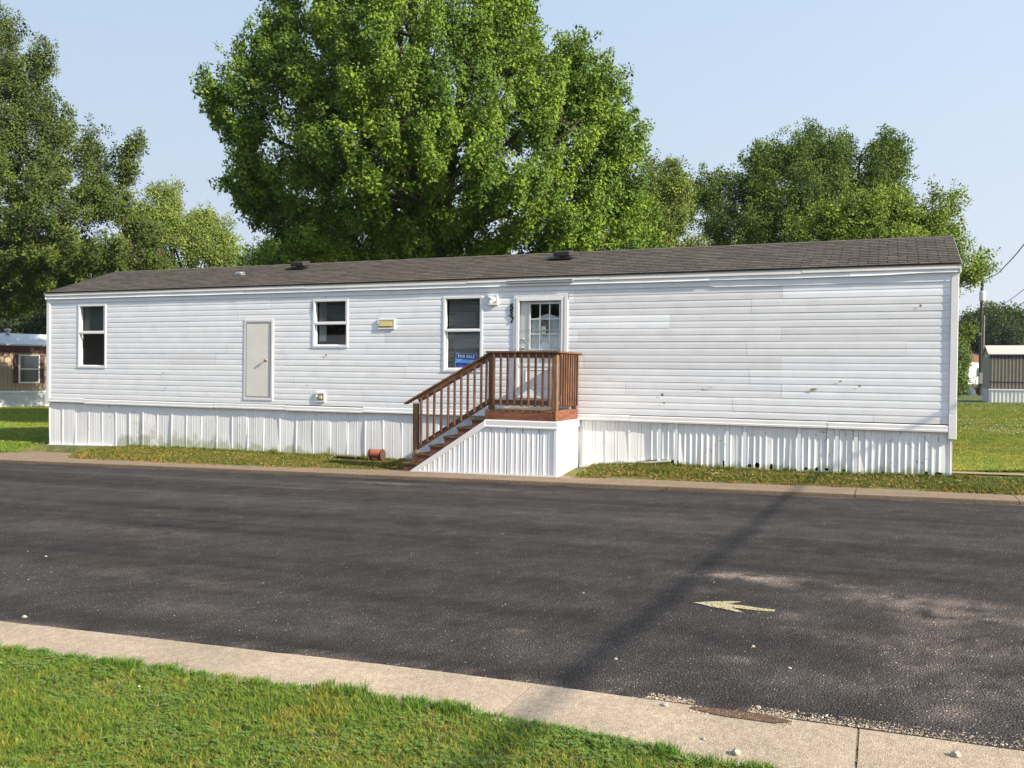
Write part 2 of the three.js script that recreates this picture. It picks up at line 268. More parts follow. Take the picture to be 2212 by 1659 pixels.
{ // lane beyond the right-hand lawn
  const a = at(2030, 884, 47), b = at(2330, 890, 45); a.y = lawnY(a.x, a.z) + 0.03; b.y = lawnY(b.x, b.z) + 0.03;
  const dir = b.clone().sub(a).normalize(), n = V3(-dir.z, 0, dir.x), pts = [];
  const P = []; for (const s of [-1, 1]) for (const t of [-2, 14]) { const q = a.clone().addScaledVector(dir, t === -2 ? 0 : 60).addScaledVector(n, s * 1.5); P.push(q.x, q.y, q.z); }
  const g = new THREE.BufferGeometry(); g.setAttribute('position', new THREE.Float32BufferAttribute(P, 3)); g.setIndex([0, 1, 2, 1, 3, 2]); g.computeVertexNormals();
  g.setAttribute('uv', new THREE.Float32BufferAttribute([0, 0, 60, 0, 0, 3, 60, 3], 2)); structure('lane', g, M.farRoad);
}

// ---------------------------------------------------------------- concrete: far kerb slabs and near pavement slabs
function slab(x0, x1, cross, gap = 0.006) { // cross(x) gives the outline from back to front as [z, y]
  const xs = []; const n = Math.max(2, Math.round((x1 - x0) / 0.15)); for (let i = 0; i <= n; i++) xs.push(lerp(x0 + gap, x1 - gap, i / n));
  const P = [], U = [], I = [], m = cross(x0).length;
  xs.forEach((x, i) => { const c = cross(x); let s = 0; c.forEach(([z, y], k) => { if (k) s += Math.hypot(z - c[k - 1][0], y - c[k - 1][1]); const e = (i === 0 || i === n) && k > 0 ? 0.002 : 0; P.push(x, y - e + 0.003 * (fbm(x * 5, z * 5, 2, 251) - 0.5), z); U.push(x, s); }); });
  for (let i = 0; i < n; i++) for (let k = 0; k < m - 1; k++) { const a = i * m + k; I.push(a, a + 1, a + m, a + 1, a + m + 1, a + m); }
  for (const [i, f] of [[0, 1], [n, 0]]) { const b = P.length / 3, c = cross(xs[i]); for (let k = 0; k < m; k++) { const o = (i * m + k) * 3; P.push(P[o], P[o + 1], P[o + 2], P[o], P[o + 1] - 0.12, P[o + 2]); U.push(P[o + 2], 0, P[o + 2], 0.12); } for (let k = 0; k < m - 1; k++) { const a = b + 2 * k; if (f) I.push(a, a + 1, a + 2, a + 2, a + 1, a + 3); else I.push(a, a + 2, a + 1, a + 2, a + 3, a + 1); } }
  const g = new THREE.BufferGeometry(); g.setAttribute('position', new THREE.Float32BufferAttribute(P, 3)); g.setAttribute('uv', new THREE.Float32BufferAttribute(U, 2)); g.setIndex(I); g.computeVertexNormals(); return g;
}
const farWalk = new THREE.Group(); farWalk.name = 'far_pavement'; farWalk.userData.kind = 'structure'; scene.add(farWalk);
{
  const cuts = [-46, -40, -34, -29, -24.2, -21.2, -18.2, -15.2, -12.15, -9.62, -6.9, -4.21, -1.42, 0.72, 3.4, 6.4, 10, 16, 24, 40];
  for (let i = 0; i < cuts.length - 1; i++) {
    const chip = (x) => 0.012 * (fbm(x * 6, 3, 3, 261) - 0.5);
    part('slab', slab(cuts[i], cuts[i + 1], (x) => { const t = slabTop(x), k = zKerb(x) + chip(x); return [[zInner(x) - 0.25, t - 0.03], [zInner(x) - 0.1, t - 0.004], [lerp(zInner(x), k, 0.5), t], [k - 0.03, t - 0.002], [k - 0.012, t - 0.008]]; }), M.kerb, farWalk);
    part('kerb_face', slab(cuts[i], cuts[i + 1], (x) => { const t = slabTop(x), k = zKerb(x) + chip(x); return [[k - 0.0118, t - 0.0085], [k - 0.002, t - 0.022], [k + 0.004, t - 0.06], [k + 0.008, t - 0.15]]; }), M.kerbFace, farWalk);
  }
}
const nearWalk = new THREE.Group(); nearWalk.name = 'near_pavement'; nearWalk.userData.kind = 'structure'; scene.add(nearWalk);
for (let i = -14; i < 6; i++) {
  const x0 = -1.16 + i * 1.82, x1 = x0 + 1.82;
  part('slab', slab(x0, x1, (x) => { const t = nearTop(x), k = zNear(x) + 0.008 * (fbm(x * 8, 7, 3, 263) - 0.5); return [[zGrassNear(x) + 0.12, t], [lerp(k, zGrassNear(x), 0.5), t + 0.002], [k + 0.02, t + 0.001], [k + 0.006, t - 0.004], [k, t - 0.02], [k - 0.004, t - 0.1]].reverse(); }, x0 > -2 && x0 < -0.5 ? 0.008 : 0.004), M.concrete[(i + 28) % 3], nearWalk);
}
structure('pavement_bed', sheet(steps([-30, 12, 40]), [(x) => zNear(x) + 0.02, (x) => zGrassNear(x) + 0.1], (x) => nearTop(x) - 0.04), M.dirt);

// ---------------------------------------------------------------- painted arrow on the road
{
  const [cx, cz] = ground(1585, 1316), src = [[290, 315], [450, 308], [600, 300], [850, 296], [1070, 306], [960, 322], [850, 340], [960, 350], [1100, 365], [1350, 405], [1590, 432], [1575, 460], [1380, 448], [1150, 425], [980, 402], [900, 398], [1010, 435], [1090, 472], [990, 466], [880, 436], [740, 408], [600, 385], [430, 345]];
  const sh = new THREE.Shape(src.map(([a, b]) => { const [x, z] = ground((2400 + a / 4.424) * 0.60703, (2080 + b / 4.424) * 0.60703); return new THREE.Vector2(x - cx, -(z - cz)); }));
  const g = new THREE.ShapeGeometry(sh, 2).rotateX(-Math.PI / 2), pp = g.attributes.position; for (let i = 0; i < pp.count; i++) pp.setY(i, roadY(cx + pp.getX(i), cz + pp.getZ(i)) - roadY(cx, cz)); { const uv = g.attributes.uv; for (let i = 0; i < pp.count; i++) uv.setXY(i, pp.getX(i), pp.getZ(i)); }
  const paint = texture(512, 512, (u, v) => { const a = fbm(u * 90, v * 90, 2, 271, 90, 90) > 0.38 ? 1 : 0, t = fbm(u * 5, v * 5, 3, 275, 5, 5); return [0.66, 0.63, lerp(0.44, 0.56, t), a]; }, true, [1.6, 1.6]);
  const m = std({ map: paint, roughness: 0.9, alphaTest: 0.5, side: THREE.DoubleSide });
  g.computeVertexNormals();
  single('painted_arrow', g, m, 'faded yellow spray-painted arrow on the asphalt pointing left', 'marking', [cx, roadY(cx, cz) + 0.008, cz]);
}

// ---------------------------------------------------------------- stones
function stoneGeo(seed, n = 1) { const g = new THREE.IcosahedronGeometry(1, n), p = g.attributes.position, v = V3(), r = rng(seed), o = [r() * 9, r() * 9]; for (let i = 0; i < p.count; i++) { v.fromBufferAttribute(p, i); const k = 0.6 + 0.75 * vnoise(v.x * 1.6 + o[0], v.y * 1.6 + v.z * 2.1 + o[1], seed); p.setXYZ(i, v.x * k, v.y * k * 0.62, v.z * k * 0.85); } g.computeVertexNormals(); return g; }
M.stone = std({ color: lin(0.36, 0.32, 0.26), roughness: 0.95, flatShading: true }); M.stoneInst = std({ color: 0xffffff, roughness: 0.9 });
{
  const list = [[2066, 1634, 0.035, 'pale angular stone on the pavement near the bottom right corner'], [1590, 1630, 0.038, 'pale wedge-shaped stone on the pavement at the tip of the grass'], [1637, 1529, 0.026, 'white stone at the left rim of the pavement pothole'], [1438, 1525, 0.028, 'flat white stone on the pavement below the dark shadow band'], [1520, 1598, 0.017, 'small tan stone on the pavement edge above the grass'], [52, 1333, 0.032, 'round pale stone on the asphalt at the left pavement edge'], [1628, 1399, 0.022, 'white stone on the asphalt below the yellow arrow'], [1705, 1445, 0.018, 'small white stone on the dark asphalt right of the cable shadow'], [1330, 1425, 0.022, 'tan stone lying in the shadow band near the pavement'], [1260, 1284, 0.016, 'little white stone left of the shadow band on the road'], [99, 1204, 0.02, 'pale pebble in the middle of the road far left']];
  list.forEach(([px, py, r, label], i) => { const [x, z] = ground(px, py), y = z > zNear(x) ? nearTop(x) + 0.002 : roadY(x, z); const m = single('stone', stoneGeo(300 + i), M.stone, label, 'stone', [x, y + r * 0.24, z], 'loose stones on road and pavement'); m.scale.setScalar(r * 0.68); m.rotation.y = i * 1.3; });
}
function scatter(name, label, category, geo, mat, items, group) { // items: [x, y, z, scale, turn, r, g, b, tilt]
  const im = new THREE.InstancedMesh(geo, mat, items.length), o = new THREE.Object3D(), c = new THREE.Color();
  items.forEach(([x, y, z, s, t, r, g, b, tl = 0, sy = s], i) => { o.position.set(x, y, z); o.rotation.set(tl, t, 0, 'YXZ'); o.scale.set(s, sy, s); o.updateMatrix(); im.setMatrixAt(i, o.matrix); im.setColorAt(i, c.setRGB(r, g, b)); });
  im.name = name; im.userData.kind = 'stuff'; shade(im); scene.add(im); if (label) tag(im, label, category, group); return im;
}
{
  const r = rng(311), items = [];
  const put = (x, z, s) => { const k = 0.12 + 0.34 * r(), y = z > zNear(x) ? nearTop(x) : roadY(x, z); items.push([x, y + s * 0.3, z, s, r() * 6, k * 1.1, k * 0.9, k * 0.66, r() * 0.8]); };
  for (let i = 0; i < 9000; i++) { const t = r(), x = lerp(-2.3, 2.6, t), w = 0.04 + 0.10 * smooth(-1.6, 0.2, x) + 0.04 * vnoise(x * 3, 1); if (vnoise(x * 2.2, 5) < 0.26 && x < -1) continue; put(x, zNear(x) - 0.008 - w * 1.5 * Math.pow(r(), 2.0), 0.002 + 0.006 * r() * r() + (r() < 0.03 ? 0.008 * r() : 0)); }
  for (let i = 0; i < 130; i++) { const x = -1.16 + 0.012 * (r() - 0.5), z = zNear(x) + 0.03 + 0.66 * r(); items.push([x, nearTop(x) - 0.006, z, 0.003 + 0.006 * r(), r() * 6, 0.16, 0.12, 0.08, r()]); }
  for (let i = 0; i < 260; i++) { const x = -1.75 + 0.27 * (r() - 0.5) * 2, z = zNear(x) + 0.07 + 0.05 * (r() - 0.5) * 2; put(x, z, 0.003 + 0.006 * r()); }
  for (let i = 0; i < 2600; i++) { const x = lerp(-16, 3, r()), z = lerp(zKerb(x) + 0.3, 10.8, Math.sqrt(r())); put(x, z, 0.0025 + 0.007 * r() * r() * r()); }
  for (let i = 0; i < 160; i++) { const x = lerp(-9, 2, r()), z = zNear(x) + 0.05 + 0.55 * r(); put(x, z, 0.002 + 0.005 * r() * r()); }
  scatter('gravel', 'loose pale gravel along the pavement edge and over the asphalt', 'gravel', stoneGeo(333, 0), M.stoneInst, items);
}
{ // broken-out place in the pavement edge, filled with dirt
  const pts = []; for (let k = 0; k < 22; k++) { const a = k / 22 * Math.PI * 2, q = 0.8 + 0.35 * vnoise(k * 0.9, 3, 341); pts.push(new THREE.Vector2(Math.cos(a) * 0.27 * q, Math.sin(a) * 0.06 * q)); }
  const g = new THREE.ShapeGeometry(new THREE.Shape(pts)).rotateX(-Math.PI / 2); g.computeVertexNormals();
  const m = single('pothole', g, M.dirt, 'brown dirt-filled pothole broken out of the pavement edge', 'pothole', [-1.75, nearTop(-1.75) + 0.006, zNear(-1.75) + 0.075]); m.rotation.z = 0.0157;
}

// ---------------------------------------------------------------- grass
function bladeClump(seed, n, h, w, spread, lean) {
  const r = rng(seed), P = [], I = [], C = [];
  for (let k = 0; k < n; k++) {
    const a = r() * 6.283, q = spread * Math.sqrt(r()), bx = Math.cos(a) * q, bz = Math.sin(a) * q, d = r() * 6.283, hh = h * (0.55 + 0.6 * r()), l = lean * (0.3 + r()) * hh, tx = Math.cos(d), tz = Math.sin(d), wx = -tz * w * 0.5, wz = tx * w * 0.5, o = P.length / 3;
    P.push(bx - wx, 0, bz - wz, bx + wx, 0, bz + wz, bx + tx * l * 0.35 - wx * 0.8, hh * 0.6, bz + tz * l * 0.35 - wz * 0.8, bx + tx * l * 0.35 + wx * 0.8, hh * 0.6, bz + tz * l * 0.35 + wz * 0.8, bx + tx * l, hh, bz + tz * l);
    I.push(o, o + 1, o + 2, o + 1, o + 3, o + 2, o + 2, o + 3, o + 4);
    const b = 0.62 + 0.7 * r(), st = r() < 0.14 ? 1 : 0; for (let q = 0; q < 5; q++) C.push(b * (1 + st * 1.1), b * (1 + st * 0.25), b * (1 + st * 2.2)); // now and then a dead blade
  }
  const g = new THREE.BufferGeometry(); g.setAttribute('position', new THREE.Float32BufferAttribute(P, 3)); g.setAttribute('color', new THREE.Float32BufferAttribute(C, 3)); g.setIndex(I); g.computeVertexNormals(); return g;
}
function cloverGeo(seed) { const r = rng(seed), P = [], I = []; for (let k = 0; k < 5; k++) { const cx = (r() - 0.5) * 0.05, cz = (r() - 0.5) * 0.05, y = 0.025 + 0.022 * r(), t0 = r() * 6; for (let l = 0; l < 3; l++) { const a = t0 + l * 2.09, o = P.length / 3, c = Math.cos(a), s = Math.sin(a), L = 0.009 + 0.004 * r(), w = L * 0.55, up = (r() - 0.3) * 0.006; P.push(cx, y, cz, cx + c * L * 0.6 - s * w, y + up, cz + s * L * 0.6 + c * w, cx + c * L * 1.15, y + up * 1.4, cz + s * L * 1.15, cx + c * L * 0.6 + s * w, y + up * 0.4, cz + s * L * 0.6 - c * w); I.push(o, o + 1, o + 2, o, o + 2, o + 3); } } const g = new THREE.BufferGeometry(); g.setAttribute('position', new THREE.Float32BufferAttribute(P, 3)); g.setIndex(I); g.computeVertexNormals(); return g; }
const fwd = V3(0, 0, -1).applyEuler(camera.rotation), rgt = V3(1, 0, 0).applyEuler(camera.rotation);
function inSight(x, z, margin, minD) { const dx = x - camera.position.x, dz = z - camera.position.z, d = dx * fwd.x + dz * fwd.z, s = dx * rgt.x + dz * rgt.z; return d > minD && Math.abs(s) < d * 0.575 + margin; }
const grassTone = (x, z, r, dry) => { const a = fbm(x * 2.6, z * 2.6, 3, 351), b = fbm(x * 11, z * 11, 2, 355), q = smooth(0.50, 0.72, a) * 0.30 + dry + 0.9 * (b - 0.5) + 0.75 * (r - 0.5); const t = clamp(q, 0, 1), k = 0.8 + 0.45 * r; return [lerp(0.108, 0.31, t) * k, lerp(0.20, 0.265, t) * k, lerp(0.011, 0.034, t) * k]; };
{
  const r = rng(361), A = [], B = [], C = [], D = [];
  for (let i = 0; i < 95000; i++) {
    const x = lerp(-10.5, 1.2, r()), z = lerp(11.42, 14.6, r()); if (!inSight(x, z, 0.7, 2.7) || z < zGrassNear(x) - 0.03 - 0.05 * vnoise(x * 6, 2)) continue;
    const dc = fbm(x * 2.1 + 9, z * 2.1, 3, 365), tall = smooth(0.62, 0.72, fbm(x * 1.2 + 3.3, z * 1.2, 2, 369));
    const y = nearTop(x) + 0.024 + 0.012 * fbm(x * 3, z * 3, 2, 211), dry = smooth(11.8, 13.0, z) * 0.20 - 0.06, q = r();
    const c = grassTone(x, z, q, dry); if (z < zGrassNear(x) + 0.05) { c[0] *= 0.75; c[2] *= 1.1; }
    const edge = smooth(0.5, 0.75, vnoise(x * 9, 4)) * (z < zGrassNear(x) + 0.06 ? 0.5 : 0);
    A.push([x, y, z, 1, r() * 6.28, ...c, 0, 0.36 + 0.30 * r() + 0.28 * tall + edge * (0.5 + r())]);
    if (dc > 0.46 && r() < 0.11) B.push([x + 0.01, y - 0.012, z, 0.75 + 0.4 * r(), r() * 6.28, 0.10 + 0.06 * q, 0.20 + 0.05 * q, 0.028, 0, 0.7 + 0.5 * r()]);
    if (r() < 0.03) D.push([x, y + 0.004, z, 1, r() * 6.28, 0.45, 0.38, 0.22, 0, 0.5]);
  }
  for (let i = 0; i < 13; i++) { const x = lerp(-8, -1.4, r()), z = zGrassNear(x) + 0.02 + r() * r() * 1.6; C.push([x, nearTop(x) + 0.055, z, 0.006 + 0.003 * r(), r() * 6, 0.5, 0.46, 0.38]); }
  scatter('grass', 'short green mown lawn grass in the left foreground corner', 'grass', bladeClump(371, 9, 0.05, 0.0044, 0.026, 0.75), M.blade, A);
  scatter('clover', 'small round clover leaves growing through the foreground lawn', 'clover', cloverGeo(373), M.blade, B);
  scatter('straw', 'dry straw bits lying in the foreground lawn and on the road', 'straw', bladeClump(375, 3, 0.05, 0.004, 0.02, 1.6), M.blade, D);
  for (let i = 0; i < 70; i++) { const x = lerp(-12, 0.5, r()), z = lerp(4, 11.4, Math.sqrt(r())), y = (z > zNear(x) ? nearTop(x) : roadY(x, z)) + 0.004; D.push([x, y, z, 0.9 + 0.6 * r(), r() * 6.28, 0.40, 0.33, 0.20, Math.PI / 2 - 0.05, 1]); }
  scatter('clover_blossom', 'tiny white clover blossoms dotted over the foreground lawn', 'blossom', stoneGeo(377, 1), M.stoneInst, C);
}
{ // rough strip between the home and the kerb, lawns to both sides
  const r = rng(381), A = [], L = [], Rr = [], D = [];
  for (let i = 0; i < 34000; i++) {
    const x = lerp(-18.4, 2.5, r()), z = lerp(0.0, 1.7, r()); if (z > zInner(x) + 0.03 + 0.06 * (vnoise(x * 3, 3) - 0.5) || (x > -9.5 && x < -6.0 && z < 1.4) || (x > -10.4 && x < -9.2 && z > 1.75 + (x + 9.2) * -0.9)) continue;
    if (x < -17.2 && z < (-17.2 - x) * 1.2) continue;
    const q = r(), edge = z > zInner(x) - 0.12 ? 0.4 : 0, c = grassTone(x * 0.8 + 20, z * 2, q, (x < -0.5 ? 0.12 : 0.0) + edge + (z < 0.1 ? -0.35 : 0)), y = lawnY(x, z) - 0.004;
    A.push([x, y, z, 1, r() * 6.28, c[0] * 0.95, c[1] * 0.82, c[2], 0, (0.35 + 0.75 * r() + 0.9 * smooth(0.62, 0.75, fbm(x * 2.2, z * 2.2, 2, 383))) * (z < 0.12 ? 1.7 : 0.9) * (edge ? 0.6 : 1)]);
    if (edge && vnoise(x * 2.3, z * 3, 385) < 0.42) { A.pop(); continue; }
    if (r() < 0.022 + (edge ? 0.05 : 0)) D.push([x, y + 0.025 * (edge ? 0.4 : 1), z + 0.01, 0.7 + r(), r() * 6.28, 0.38 + 0.2 * r(), 0.31 + 0.15 * r(), 0.20, (r() - 0.5) * 0.7, 1]);
  }
  for (let i = 0; i < 52000; i++) {
    const d = 15 + 40 * r() * r(), px = lerp(1990, 2330, r()), q3 = at(px, 900, d), x = q3.x, z = q3.z; if (x < 0.06 && z > -4.4 || z > 0.95 || (z > -0.76 && z < -0.48)) continue;
    const q = r(), c = grassTone(x * 0.6, z * 0.6, q, 0.12), s = 0.6 + d * 0.022; Rr.push([x, lawnY(x, z) - 0.004, z, s, r() * 6.28, c[0] * 0.9, c[1] * 0.95, c[2], 0, s * (0.6 + 0.5 * r())]);
  }
  for (let i = 0; i < 42000; i++) {
    const d = 18 + 34 * r(), px = lerp(-190, 122, r()), q3 = at(px, 900, d), x = q3.x, z = q3.z; if (x > -20.1 || z > zInner(x) - 0.02) continue;
    const q = r(), c = grassTone(x * 0.6, z * 0.6, q, 0.02), s = 0.6 + d * 0.022; L.push([x, lawnY(x, z) - 0.004, z, s, r() * 6.28, c[0] * 0.9, c[1], c[2], 0, s * (0.6 + 0.5 * r())]);
  }
  const far = bladeClump(391, 7, 0.062, 0.011, 0.05, 0.9), strip = bladeClump(392, 8, 0.056, 0.0075, 0.05, 0.95);
  scatter('strip_grass', 'patchy olive grass strip between the white skirting and the kerb', 'grass', strip, M.blade, A);
  scatter('side_grass', 'sunny green lawn grass beside the right end of the home', 'grass', far, M.blade, Rr);
  scatter('shaded_grass', 'green lawn grass beyond the left end of the home', 'grass', far, M.blade, L);
  const lf = new THREE.BufferGeometry(); lf.setAttribute('position', new THREE.Float32BufferAttribute([-0.02, 0, 0, 0, 0.006, -0.013, 0.024, 0.003, 0, 0, 0.004, 0.013], 3)); lf.setIndex([0, 2, 1, 0, 3, 2]); lf.computeVertexNormals();
  scatter('dead_leaves', 'dry tan dead leaves caught in the grass strip by the kerb', 'leaves', lf, M.blade, D);
  const W = []; for (let i = 0; i < 420; i++) { const d = lerp(24, 33, r()), q3 = at(lerp(2070, 2260, r()), 900, d); if (q3.x < 0.1 || fbm(q3.x * 0.8, q3.z * 0.8, 2, 395) < 0.5) continue; W.push([q3.x, lawnY(q3.x, q3.z) + 0.08, q3.z, 0.014, r() * 6, 0.6, 0.58, 0.45]); }
  scatter('lawn_clover', 'pale clover heads in the sunny lawn right of the home', 'clover', stoneGeo(393, 0), M.stoneInst, W);
}
// ---------------------------------------------------------------- the white mobile home
const HL = -19.98, ROW0 = 3.245, PITCH = 0.1215, TRIM_TOP = 0.925, TRIM_BOT = 0.815;
const home = thing('mobile_home', 'long white vinyl-sided mobile home with dark shingle roof and white skirting', 'mobile home');
const openings = [[-18.978, -18.079, 1.676, 3.196], [-12.231, -11.351, 2.159, 3.178], [-9.14, -8.277, 1.681, 3.173], [-7.62, -6.525, 1.20, 3.175], [-14.018, -13.241, 1.015, 2.783]];
{
  // shell
  const holes = [...openings.slice(0, 4)].map(([a, b, c, d]) => [a + 0.035, b - 0.035, c + 0.03, d - 0.03]);
  const s = new THREE.Shape([[HL, 0.82], [0, 0.82], [0, 3.46], [HL, 3.46]].map(([x, y]) => new THREE.Vector2(x, y)));
  for (const [a, b, c, d] of holes) s.holes.push(new THREE.Path([[a, c], [a, d], [b, d], [b, c]].map(([x, y]) => new THREE.Vector2(x, y))));
  part('front_wall', new THREE.ExtrudeGeometry(s, { depth: 0.1, bevelEnabled: false }).translate(0, 0, -0.104), M.interior, home);
  part('back_wall', box(HL, 0, 0.82, 3.46, -4.27, -4.17), M.siding[1], home);
  part('floor', box(HL + 0.1, -0.1, 0.86, 0.96, -4.16, -0.11), M.interior, home);
  part('ceiling', box(HL + 0.1, -0.1, 3.36, 3.44, -4.16, -0.11), M.interior, home);
  part('room_partition', box(-10.3, -10.2, 0.97, 3.35, -4.1, -0.14), M.interior, home);
  for (const x of [HL + 0.002, -0.002]) { const a = x < -1 ? x : x - 0.1, pts = [[-4.27, 0.82], [-0.105, 0.82], [-0.105, 3.47], [-2.1, 4.15], [-4.27, 3.47]];
    const sh = new THREE.Shape(pts.map(([z, y]) => new THREE.Vector2(-z, y))); const g = new THREE.ExtrudeGeometry(sh, { depth: 0.1, bevelEnabled: false }).rotateY(Math.PI / 2).translate(a, 0, 0); part('end_wall', metricUV(g, 'z'), M.siding[0], home); }

  // dutch-lap siding: every panel is two courses, cut round the openings
  const prof = [[0, 0.001], [0, 0.0072], [0.04, 0.0080], [0.62, 0.0078], [0.70, 0.0062], [1, 0.0020]];
  function strip(xa, xb, ya, yb, row, P, U, seed) {
    const y0 = ROW0 - (row + 1) * PITCH, pts = []; // courses counted from the top
    for (let k = 0; k < prof.length; k++) { const y = y0 + prof[k][0] * PITCH; if (y >= ya - 1e-6 && y <= yb + 1e-6) pts.push([y, prof[k][1]]); }
    const zAt = (y) => { const t = (y - y0) / PITCH; for (let k = 2; k < prof.length; k++) if (t <= prof[k][0]) return lerp(prof[k - 1][1], prof[k][1], (t - prof[k - 1][0]) / (prof[k][0] - prof[k - 1][0])); return prof[5][1]; };
    if (!pts.length || pts[0][0] > ya + 1e-4) pts.unshift([Math.max(ya, y0), zAt(Math.max(ya, y0))]);
    if (pts[pts.length - 1][0] < Math.min(yb, y0 + PITCH) - 1e-4) pts.push([Math.min(yb, y0 + PITCH), zAt(Math.min(yb, y0 + PITCH))]);
    const n = Math.max(1, Math.ceil((xb - xa) / 0.35));
    const w = (x, y) => 0.0022 * (fbm(x * 0.9, row * 3.7 + y * 2, 3, 401) - 0.5), sag = (x) => 0.004 * (fbm(x * 0.5, row * 0.6, 2, 403) - 0.5);
    for (let i = 0; i < n; i++) { const x0 = lerp(xa, xb, i / n), x1 = lerp(xa, xb, (i + 1) / n);
      for (let k = 0; k < pts.length - 1; k++) { const [a, za] = pts[k], [b, zb] = pts[k + 1]; const q = [[x0, a + sag(x0), za + w(x0, a)], [x1, a + sag(x1), za + w(x1, a)], [x1, b + sag(x1), zb + w(x1, b)], [x0, b + sag(x0), zb + w(x0, b)]]; for (const m of [0, 1, 2, 0, 2, 3]) { P.push(...q[m]); U.push(q[m][0] + seed, q[m][1] + seed * 0.37); } } }
  }
  function panelGeo(xa, xb, rows, seed) {
    const P = [], U = [];
    for (const row of rows) {
      const yb = ROW0 - row * PITCH, ya = Math.max(TRIM_TOP - 0.02, yb - PITCH), ys = [ya, yb];
      for (const [, , c, d] of openings) for (const y of [c, d]) if (y > ya + 0.003 && y < yb - 0.003) ys.push(y);
      ys.sort((p, q) => p - q);
      for (let i = 0; i < ys.length - 1; i++) { const mid = (ys[i] + ys[i + 1]) / 2; let segs = [[xa, xb]];
        for (const [a, b, c, d] of openings) if (mid > c && mid < d) segs = segs.flatMap(([p, q]) => (b <= p || a >= q) ? [[p, q]] : [[p, a], [b, q]].filter(([m, n]) => n - m > 0.004));
        for (const [p, q] of segs) strip(p, q, ys[i], ys[i + 1], row, P, U, seed); }
    }
    if (!P.length) return null;
    const g = new THREE.BufferGeometry(); g.setAttribute('position', new THREE.Float32BufferAttribute(P, 3)); g.setAttribute('uv', new THREE.Float32BufferAttribute(U, 2)); g.computeVertexNormals(); return g;
  }
  const seams = { // x of the laps, left to right, for the ten panel courses; tone of each length: w white, g grey, n new
    0: [[-16.8, -13.3, -9.7, -6.4, -2.668], 'wwwwgn'], 1: [[-17.9, -14.2, -10.6, -6.9, -3.178], 'wwwwgg'], 2: [[-15.6, -12.0, -8.3, -4.596], 'wwwwng'.slice(0, 3) + 'ng'],
    3: [[-17.0, -13.4, -10.464, -9.14, -6.3, -2.672], 'wwwgwgg'], 4: [[-18.2, -14.5, -10.9, -7.1, -3.248, -0.726], 'wwwwggw'], 5: [[-16.103, -14.811, -12.9, -9.9, -6.2, -2.672], 'wgwwwgw'],
    6: [[-17.4, -13.7, -10.0, -6.6, -3.192], 'wwwwww'], 7: [[-16.4, -12.7, -9.0, -5.4, -2.656], 'wwwwww'], 8: [[-15.859, -12.2, -10.96, -7.0, -3.472], 'wwwwww'], 9: [[-17.8, -14.1, -10.4, -6.8, -1.2], 'wwwwwg'],
  };
  const sr = rng(411);
  for (let k = 0; k < 10; k++) {
    const [cuts, tone] = seams[k], xs = [HL + 0.06, ...cuts, -0.06];
    const rows = k < 9 ? [2 * k, 2 * k + 1] : [18], yT = ROW0 - rows[0] * PITCH, yB = ROW0 - (rows[rows.length - 1] + 1) * PITCH;
    for (let i = 0; i < xs.length - 1; i++) {
      const t = tone[i], right = xs[i] > -7, mat = t === 'n' ? M.sidingNew : t === 'g' ? M.sidingGrey[Math.floor(sr() * 2)] : right ? M.siding[1 + Math.floor(sr() * 2)] : M.siding[Math.floor(sr() * 2)], seed = sr() * 9;
      let runs = [[xs[i] + (i ? 0.001 : 0), xs[i + 1] - 0.001]]; // a length cut in two by an opening is two pieces
      for (const [p, q, c, d] of openings) if (c <= Math.max(yB, TRIM_TOP - 0.02) + 0.003 && d >= yT - 0.003) runs = runs.flatMap(([m, n]) => (q <= m || p >= n) ? [[m, n]] : [[m, p], [q, n]].filter(([u, v]) => v - u > 0.004));
      for (const [m, n] of runs) { const g = panelGeo(m, n, rows, seed); if (!g) continue; if (i % 2) g.translate(0, 0, 0.0016); part('siding_panel', g, mat, home); }
    }
  }
  // frieze under the eave, fascia, drip edge: lengths of bent sheet
  const wavy = (x0, x1, lower, upper, z0, z1, seed, amp = 0.004) => { // a sheet strip with a wandering lower edge
    const P = [], U = [], n = Math.ceil((x1 - x0) / 0.12); const q = (x) => { const d = amp * (fbm(x * 0.8, seed, 3, 421) - 0.5) * 2; return [[lower(x) + d, z0 + 0.001], [lower(x) + d, z1 + amp * (fbm(x * 2.2, seed + 3, 2, 423) - 0.5)], [upper(x), z1 * 0.6 + z0 * 0.4 + amp * 0.5 * fbm(x * 3, seed, 2, 425)]]; };
    for (let i = 0; i < n; i++) { const a = lerp(x0, x1, i / n), b = lerp(x0, x1, (i + 1) / n), A = q(a), B = q(b); for (let k = 0; k < 2; k++) { const v = [[a, ...A[k]], [b, ...B[k]], [b, ...B[k + 1]], [a, ...A[k + 1]]]; for (const m of [0, 1, 2, 0, 2, 3]) { P.push(...v[m]); U.push(v[m][0], v[m][1]); } } }
    const g = new THREE.BufferGeometry(); g.setAttribute('position', new THREE.Float32BufferAttribute(P, 3)); g.setAttribute('uv', new THREE.Float32BufferAttribute(U, 2)); g.computeVertexNormals(); return g;
  };
  const cutsF = [HL - 0.03, -17.1, -14.0, -11.4, -9.5, -7.3, -3.893, -1.6, 0.03];
  for (let i = 0; i < cutsF.length - 1; i++) { const a = cutsF[i], b = cutsF[i + 1];
    part('frieze_strip', wavy(Math.max(a, HL + 0.02), Math.min(b, -0.02), (x) => ROW0 - 0.004 - (x > -3.89 ? 0.02 : 0), () => 3.37, -0.001, x2(a) ? 0.026 : 0.022, 3 + i, 0.002), M.siding[2], home);
    part('fascia', wavy(a + 0.002, b, (x) => 3.338 + 0.025 * smooth(-1.9, 0, x), () => 3.425, 0, 0.058 + (i % 2) * 0.003, 11 + i, b > -1.7 ? 0.014 : 0.005), i % 3 === 1 ? M.sidingNew : M.siding[0], home); }
  function x2(a) { return a > -4; }
